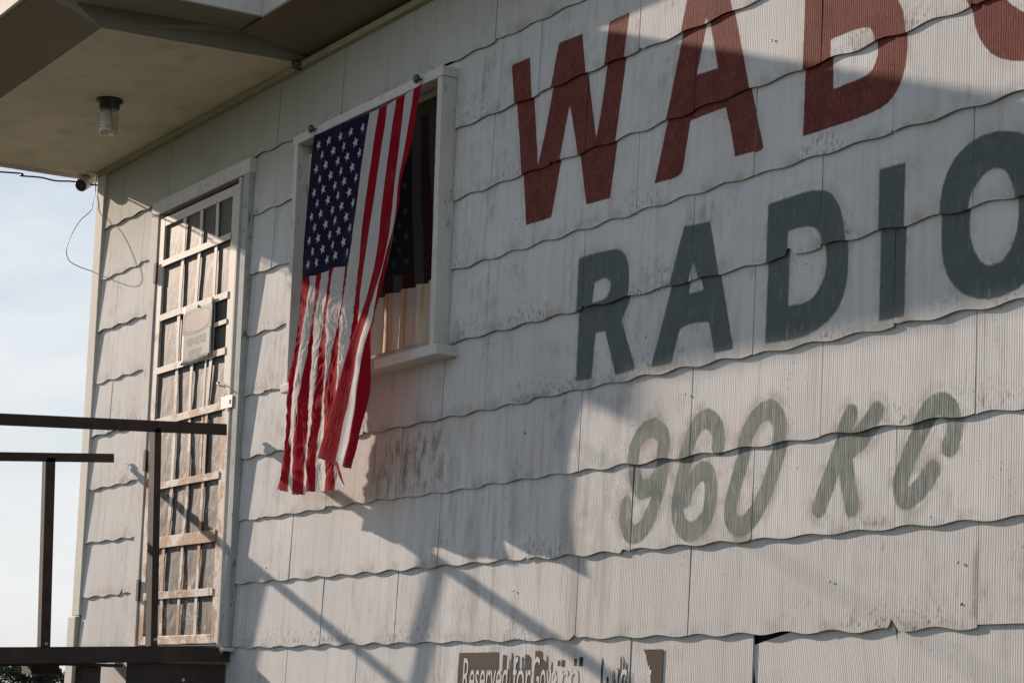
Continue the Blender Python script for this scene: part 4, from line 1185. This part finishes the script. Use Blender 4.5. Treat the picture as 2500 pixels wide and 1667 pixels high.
# ------------------------------------------------------------------ text helper (flat lettering)
def text_mesh(body, size, sx):
    cu = bpy.data.curves.new('txt', 'FONT')
    cu.body = body
    cu.size = size
    cu.align_x = 'LEFT'
    ob = bpy.data.objects.new('txt', cu)
    COL.objects.link(ob)
    bpy.context.view_layer.update()
    me = bpy.data.meshes.new_from_object(ob.evaluated_get(bpy.context.evaluated_depsgraph_get()))
    bpy.data.objects.remove(ob)
    bpy.data.curves.remove(cu)
    v = np.zeros(len(me.vertices) * 3)
    me.vertices.foreach_get('co', v)
    v = v.reshape(-1, 3)
    f = [tuple(p.vertices) for p in me.polygons]
    bpy.data.meshes.remove(me)
    v[:, 0] *= sx
    return v, f

# ------------------------------------------------------------------ faded warning sign tied to the door straps
M_SIGN = paint_mat('faded_sign_white', (0.54, 0.535, 0.495), (0.50, 0.48, 0.42), 0.35, stretch=(1, 1, 1), bump=0.1)
M_SIGN_GREY = paint_mat('faded_sign_grey', (0.42, 0.41, 0.385), (0.50, 0.48, 0.44), 0.5, stretch=(1, 1, 1), bump=0.1)
M_SIGN_OVAL = paint_mat('faded_sign_oval', (0.60, 0.545, 0.495), (0.58, 0.44, 0.37), 0.6, stretch=(1, 1, 1), bump=0.1)
M_SIGN_INK = paint_mat('faded_sign_ink', (0.47, 0.465, 0.445), (0.55, 0.54, 0.51), 0.8, stretch=(1, 1, 1), bump=0.05)
SX0, SX1, SZ0, SZ1 = 1.347, 1.690, 3.172, 3.446
def sign_y(x, z):
    t = (z - SZ0) / (SZ1 - SZ0)
    s = (x - SX0) / (SX1 - SX0)
    return -0.0385 - 0.004 * (s - 0.3) ** 2 * 2 - 0.002 * math.sin(t * math.pi) - 0.010 * max(0, s - 0.8)
def sign_sheet(name, poly_fn, mat, lift, parent, nx=18, nz=14):
    pass
sign = empty('warning_sign', (1.52, -0.045, SZ0))
tag(sign, 'faded white warning sign with washed-out oval wired to the screen door', 'sign')
def sign_panel(name, x0, x1, z0, z1, mat, lift, thick=0.0):
    nx, nz = 16, 10
    v, f = [], []
    for j in range(nz + 1):
        for i in range(nx + 1):
            x, z = x0 + (x1 - x0) * i / nx, z0 + (z1 - z0) * j / nz
            v.append((x, sign_y(x, z) - lift, z + 0.004 * math.sin(x * 20) * (1 - j / nz)))
    for j in range(nz):
        for i in range(nx):
            a = j * (nx + 1) + i
            f.append((a, a + 1, a + nx + 2, a + nx + 1))
    if thick:
        n0 = len(v)
        v += [(a, b + thick, c) for a, b, c in v[:n0]]
        f += [tuple(q + n0 for q in fc[::-1]) for fc in f[:]]
        ring = [i for i in range(nx + 1)] + [j * (nx + 1) + nx for j in range(1, nz + 1)] + [nz * (nx + 1) + i for i in range(nx - 1, -1, -1)] + [j * (nx + 1) for j in range(nz - 1, 0, -1)]
        for a, b in zip(ring, ring[1:] + ring[:1]):
            f.append((b, a, a + n0, b + n0))
    return mesh_from(name, v, f, mat, sign, True, (x0, -0.045, z0))
sign_panel('panel', SX0, SX1, SZ0, SZ1, M_SIGN, 0.0, 0.0022)
sign_panel('grey_header', SX0 + 0.004, SX1 - 0.004, SZ0 + 0.137, SZ1 - 0.034, M_SIGN_GREY, 0.0006)
v, f = [], []
cx, cz, ra, rb = (SX0 + SX1) / 2, SZ0 + 0.190, 0.150, 0.047
v.append((cx, sign_y(cx, cz) - 0.0014, cz))
for q in range(48):
    an = 2 * math.pi * q / 48
    c, s = math.cos(an), math.sin(an)
    x = cx + ra * math.copysign(abs(c) ** 0.75, c)
    z = cz + rb * math.copysign(abs(s) ** 0.75, s)
    v.append((x, sign_y(x, z) - 0.0014, z))
    f.append((0, q + 1, (q + 1) % 48 + 1))
mesh_from('oval', v, f, M_SIGN_OVAL, sign, True, (cx, -0.046, cz))
for body, size, sx, x0, z0 in (('HIGH VOLTAGE', 0.052, 0.60, SX0 + 0.052, SZ0 + 0.082), ('KEEP OUT', 0.052, 0.60, SX0 + 0.078, SZ0 + 0.026)):
    tv, tf = text_mesh(body, size, sx)
    vv_ = [(x0 + a, sign_y(x0 + a, z0 + b) - 0.0014, z0 + b) for a, b, c in tv]
    mesh_from('lettering', vv_, tf, M_SIGN_INK, sign, False, (x0, -0.046, z0))
for x, z in ((SX0 + 0.007, SZ0 + 0.008), (SX1 - 0.022, SZ0 + 0.014), (SX0 + 0.17, SZ1 - 0.018)):
    lathe('screw', [(0.006, 0), (0.007, 0.003), (0.003, 0.006)], (x, sign_y(x, z) - 0.001, z), (0, -1, 0), M_KNOB, sign, 10)

# ------------------------------------------------------------------ worn paper notice under the lettering
M_NOTICE = paint_mat('brown_notice_paper', (0.055, 0.044, 0.036), (0.018, 0.016, 0.016), 0.9, stretch=(20, 1, 1), bump=0.2)
M_NOTICE_TXT = paint_mat('notice_letter_white', (0.56, 0.55, 0.54), (0.45, 0.44, 0.43), 0.5, bump=0.1)
ZL10 = z_line(10)
def face_y(z): return Y_BUTT + (Y_TOP - Y_BUTT) * (z - ZL10) / SH_H - 0.0022
notice = empty('worn_notice', (4.5, -0.012, 1.62))
tag(notice, 'flaking brown paper notice with white lettering low on the wall', 'notice')
rn = random.Random(5)
NZ0, NZ1 = 1.648, 1.846
def strip(x0, x1, z0, z1, jag_l=0.0, jag_t=0.0):
    n = 12
    v, f = [], []
    for j in range(n + 1):
        z = z0 + (z1 - z0) * j / n
        v.append((x0 + rn.uniform(-jag_l, jag_l), face_y(z), z))
        v.append((x1 + rn.uniform(-jag_l, jag_l), face_y(z), z + (rn.uniform(-jag_t, 0) if j == n else 0)))
    for j in range(n):
        f.append((2 * j, 2 * j + 1, 2 * j + 3, 2 * j + 2))
    return v, f
def add_paper(name, strips):
    V_, F_ = [], []
    for (v, f) in strips:
        n = len(V_)
        V_ += v
        F_ += [tuple(q + n for q in fc) for fc in f]
    return mesh_from(name, V_, F_, M_NOTICE, notice, False, (V_[0][0], -0.013, NZ0))
add_paper('paper_scrap', [strip(3.920, 4.188, NZ0, NZ1, 0.0012)])
x = 4.1895
while x < 4.70:                                       # flaking shreds, each its own scrap
    w = rn.uniform(0.007, 0.026)
    t = (x - 4.19) / 0.5
    topz = NZ1 - rn.uniform(0, 0.045) * (0.3 + t) - (0.05 if rn.random() < 0.2 else 0)
    botz = NZ0 if t < 0.62 else rn.uniform(1.775, 1.80)
    if 4.40 < x < 4.46: topz = NZ1 + 0.004
    if rn.random() < (0.9 if t < 0.65 else 0.72) and topz > botz + 0.012:
        add_paper('paper_scrap', [strip(x, x + w, botz, topz, 0.0015, 0.014)])
    x += w + (0.0004 if rn.random() < 0.65 else rn.uniform(0.002, 0.010))
x = 4.80
while x < 4.985:
    w = rn.uniform(0.003, 0.013)
    if x > 4.875 or rn.random() < 0.4:
        add_paper('paper_scrap', [strip(x, x + w, NZ0, NZ0 + rn.uniform(0.09, 0.185), 0.0015, 0.02)])
    x += w + rn.uniform(0.002, 0.012)
v, f = [], []
for j in range(13):
    z = NZ0 + (NZ1 - NZ0) * j / 12
    left = 5.088 - (0.042 * max(0, (j - 7) / 5) ** 1.2) + rn.uniform(-0.003, 0.003)
    v += [(left, face_y(z), z), (5.147, face_y(z), z)]
for j in range(12):
    f.append((2 * j, 2 * j + 1, 2 * j + 3, 2 * j + 2))
mesh_from('paper_scrap', v, f, M_NOTICE, notice, False, (5.12, -0.013, NZ0))
for body, x0, x1 in (('Reserved', 3.958, 4.255), ('for', 4.290, 4.402), ('Gove', 4.412, 4.558), ('rn', 4.585, 4.69), ('uc', 4.872, 4.962), ('t', 5.068, 5.093)):
    tv, tf = text_mesh(body, 0.180, 1.0)
    lo, hi = tv[:, 0].min(), tv[:, 0].max()
    tv[:, 0] = x0 + (tv[:, 0] - lo) * (x1 - x0) / (hi - lo)
    vv_ = [(a, face_y(1.704 + b) - 0.0009, 1.704 + b) for a, b, c in tv]
    mesh_from('lettering', vv_, tf, M_NOTICE_TXT, notice, False, (x0, -0.0135, 1.704))

# ------------------------------------------------------------------ far tree line
def far_tree(x, y, h, rad, seed, label):
    rt = random.Random(seed)
    t = empty('tree', (x, y, 0))
    tag(t, label, 'tree', 'far tree line')
    limbs = [(Vector((x, y, 0)), Vector((x, y, h * 0.62)), 0.22)]
    for q in range(5):
        a = rt.uniform(0, 6.28)
        z0 = h * rt.uniform(0.3, 0.55)
        limbs.append((Vector((x, y, z0)), Vector((x + math.cos(a) * rad * 0.7, y + math.sin(a) * rad * 0.7, z0 + h * rt.uniform(0.15, 0.3))), 0.09))
    bm = bmesh.new()
    for p, q, r in limbs:
        d = (q - p).normalized()
        s = d.orthogonal().normalized()
        u = d.cross(s)
        ring0 = [bm.verts.new(p + (s * math.cos(k * 1.0472) + u * math.sin(k * 1.0472)) * r) for k in range(6)]
        ring1 = [bm.verts.new(q + (s * math.cos(k * 1.0472) + u * math.sin(k * 1.0472)) * r * 0.35) for k in range(6)]
        for k in range(6):
            bm.faces.new((ring0[k], ring0[(k + 1) % 6], ring1[(k + 1) % 6], ring1[k]))
    bm_finish('trunk', bm, M_BARK, t, loc=(x, y, 0))
    V_, F_ = [], []
    lobes = []
    for q in range(13):
        a = rt.uniform(0, 6.28)
        rr = rad * rt.uniform(0.15, 0.8)
        zz = h * rt.uniform(0.45, 0.90)
        lobes.append((Vector((x + math.cos(a) * rr, y + math.sin(a) * rr, zz)), rad * rt.uniform(0.28, 0.5)))
    lobes.append((Vector((x, y, h - rad * 0.35)), rad * 0.38))
    for c, r in lobes:
        for q in range(170):
            d = Vector((rt.gauss(0, 1), rt.gauss(0, 1), rt.gauss(0, 0.8))).normalized()
            p = c + d * r * rt.uniform(0.55, 1.05)
            s = rt.uniform(0.10, 0.24)
            n_ = (d + Vector((rt.gauss(0, .5), rt.gauss(0, .5), rt.gauss(0, .5)))).normalized()
            a = n_.orthogonal().normalized()
            a = Quaternion(n_, rt.uniform(0, 6.28)) @ a
            b = n_.cross(a)
            n = len(V_)
            V_ += [p - a * s, p + b * s * 0.7, p + a * s, p - b * s * 0.7]
            F_.append((n, n + 1, n + 2, n + 3))
    mesh_from('crown', V_, F_, M_LEAF_FAR, t, False, (x, y, h * 0.5))
    return t
TL = ['dark round tree at the far left edge of the distant tree line', 'tallest dark tree in the distant tree line by the frame edge', 'broad dark tree in the distant tree line under the landing',
      'low rounded tree in the distant tree line under the landing beam', 'bushy dark tree between landing block and corner board', 'dark tree just left of the corner board foot', 'dark tree partly behind the corner board']
for q, (y, h, rad, x) in enumerate(((93.6, 6.8, 3.2, -301), (98.0, 7.5, 3.0, -300), (101.7, 6.8, 2.7, -303), (104.5, 6.25, 2.6, -299), (107.0, 6.4, 2.4, -302), (109.6, 6.15, 2.3, -300), (112.8, 6.5, 2.8, -301))):
    far_tree(x, y, h, rad, 40 + q, TL[q])

scene.cycles.use_denoising = True
scene.cycles.max_bounces = 8
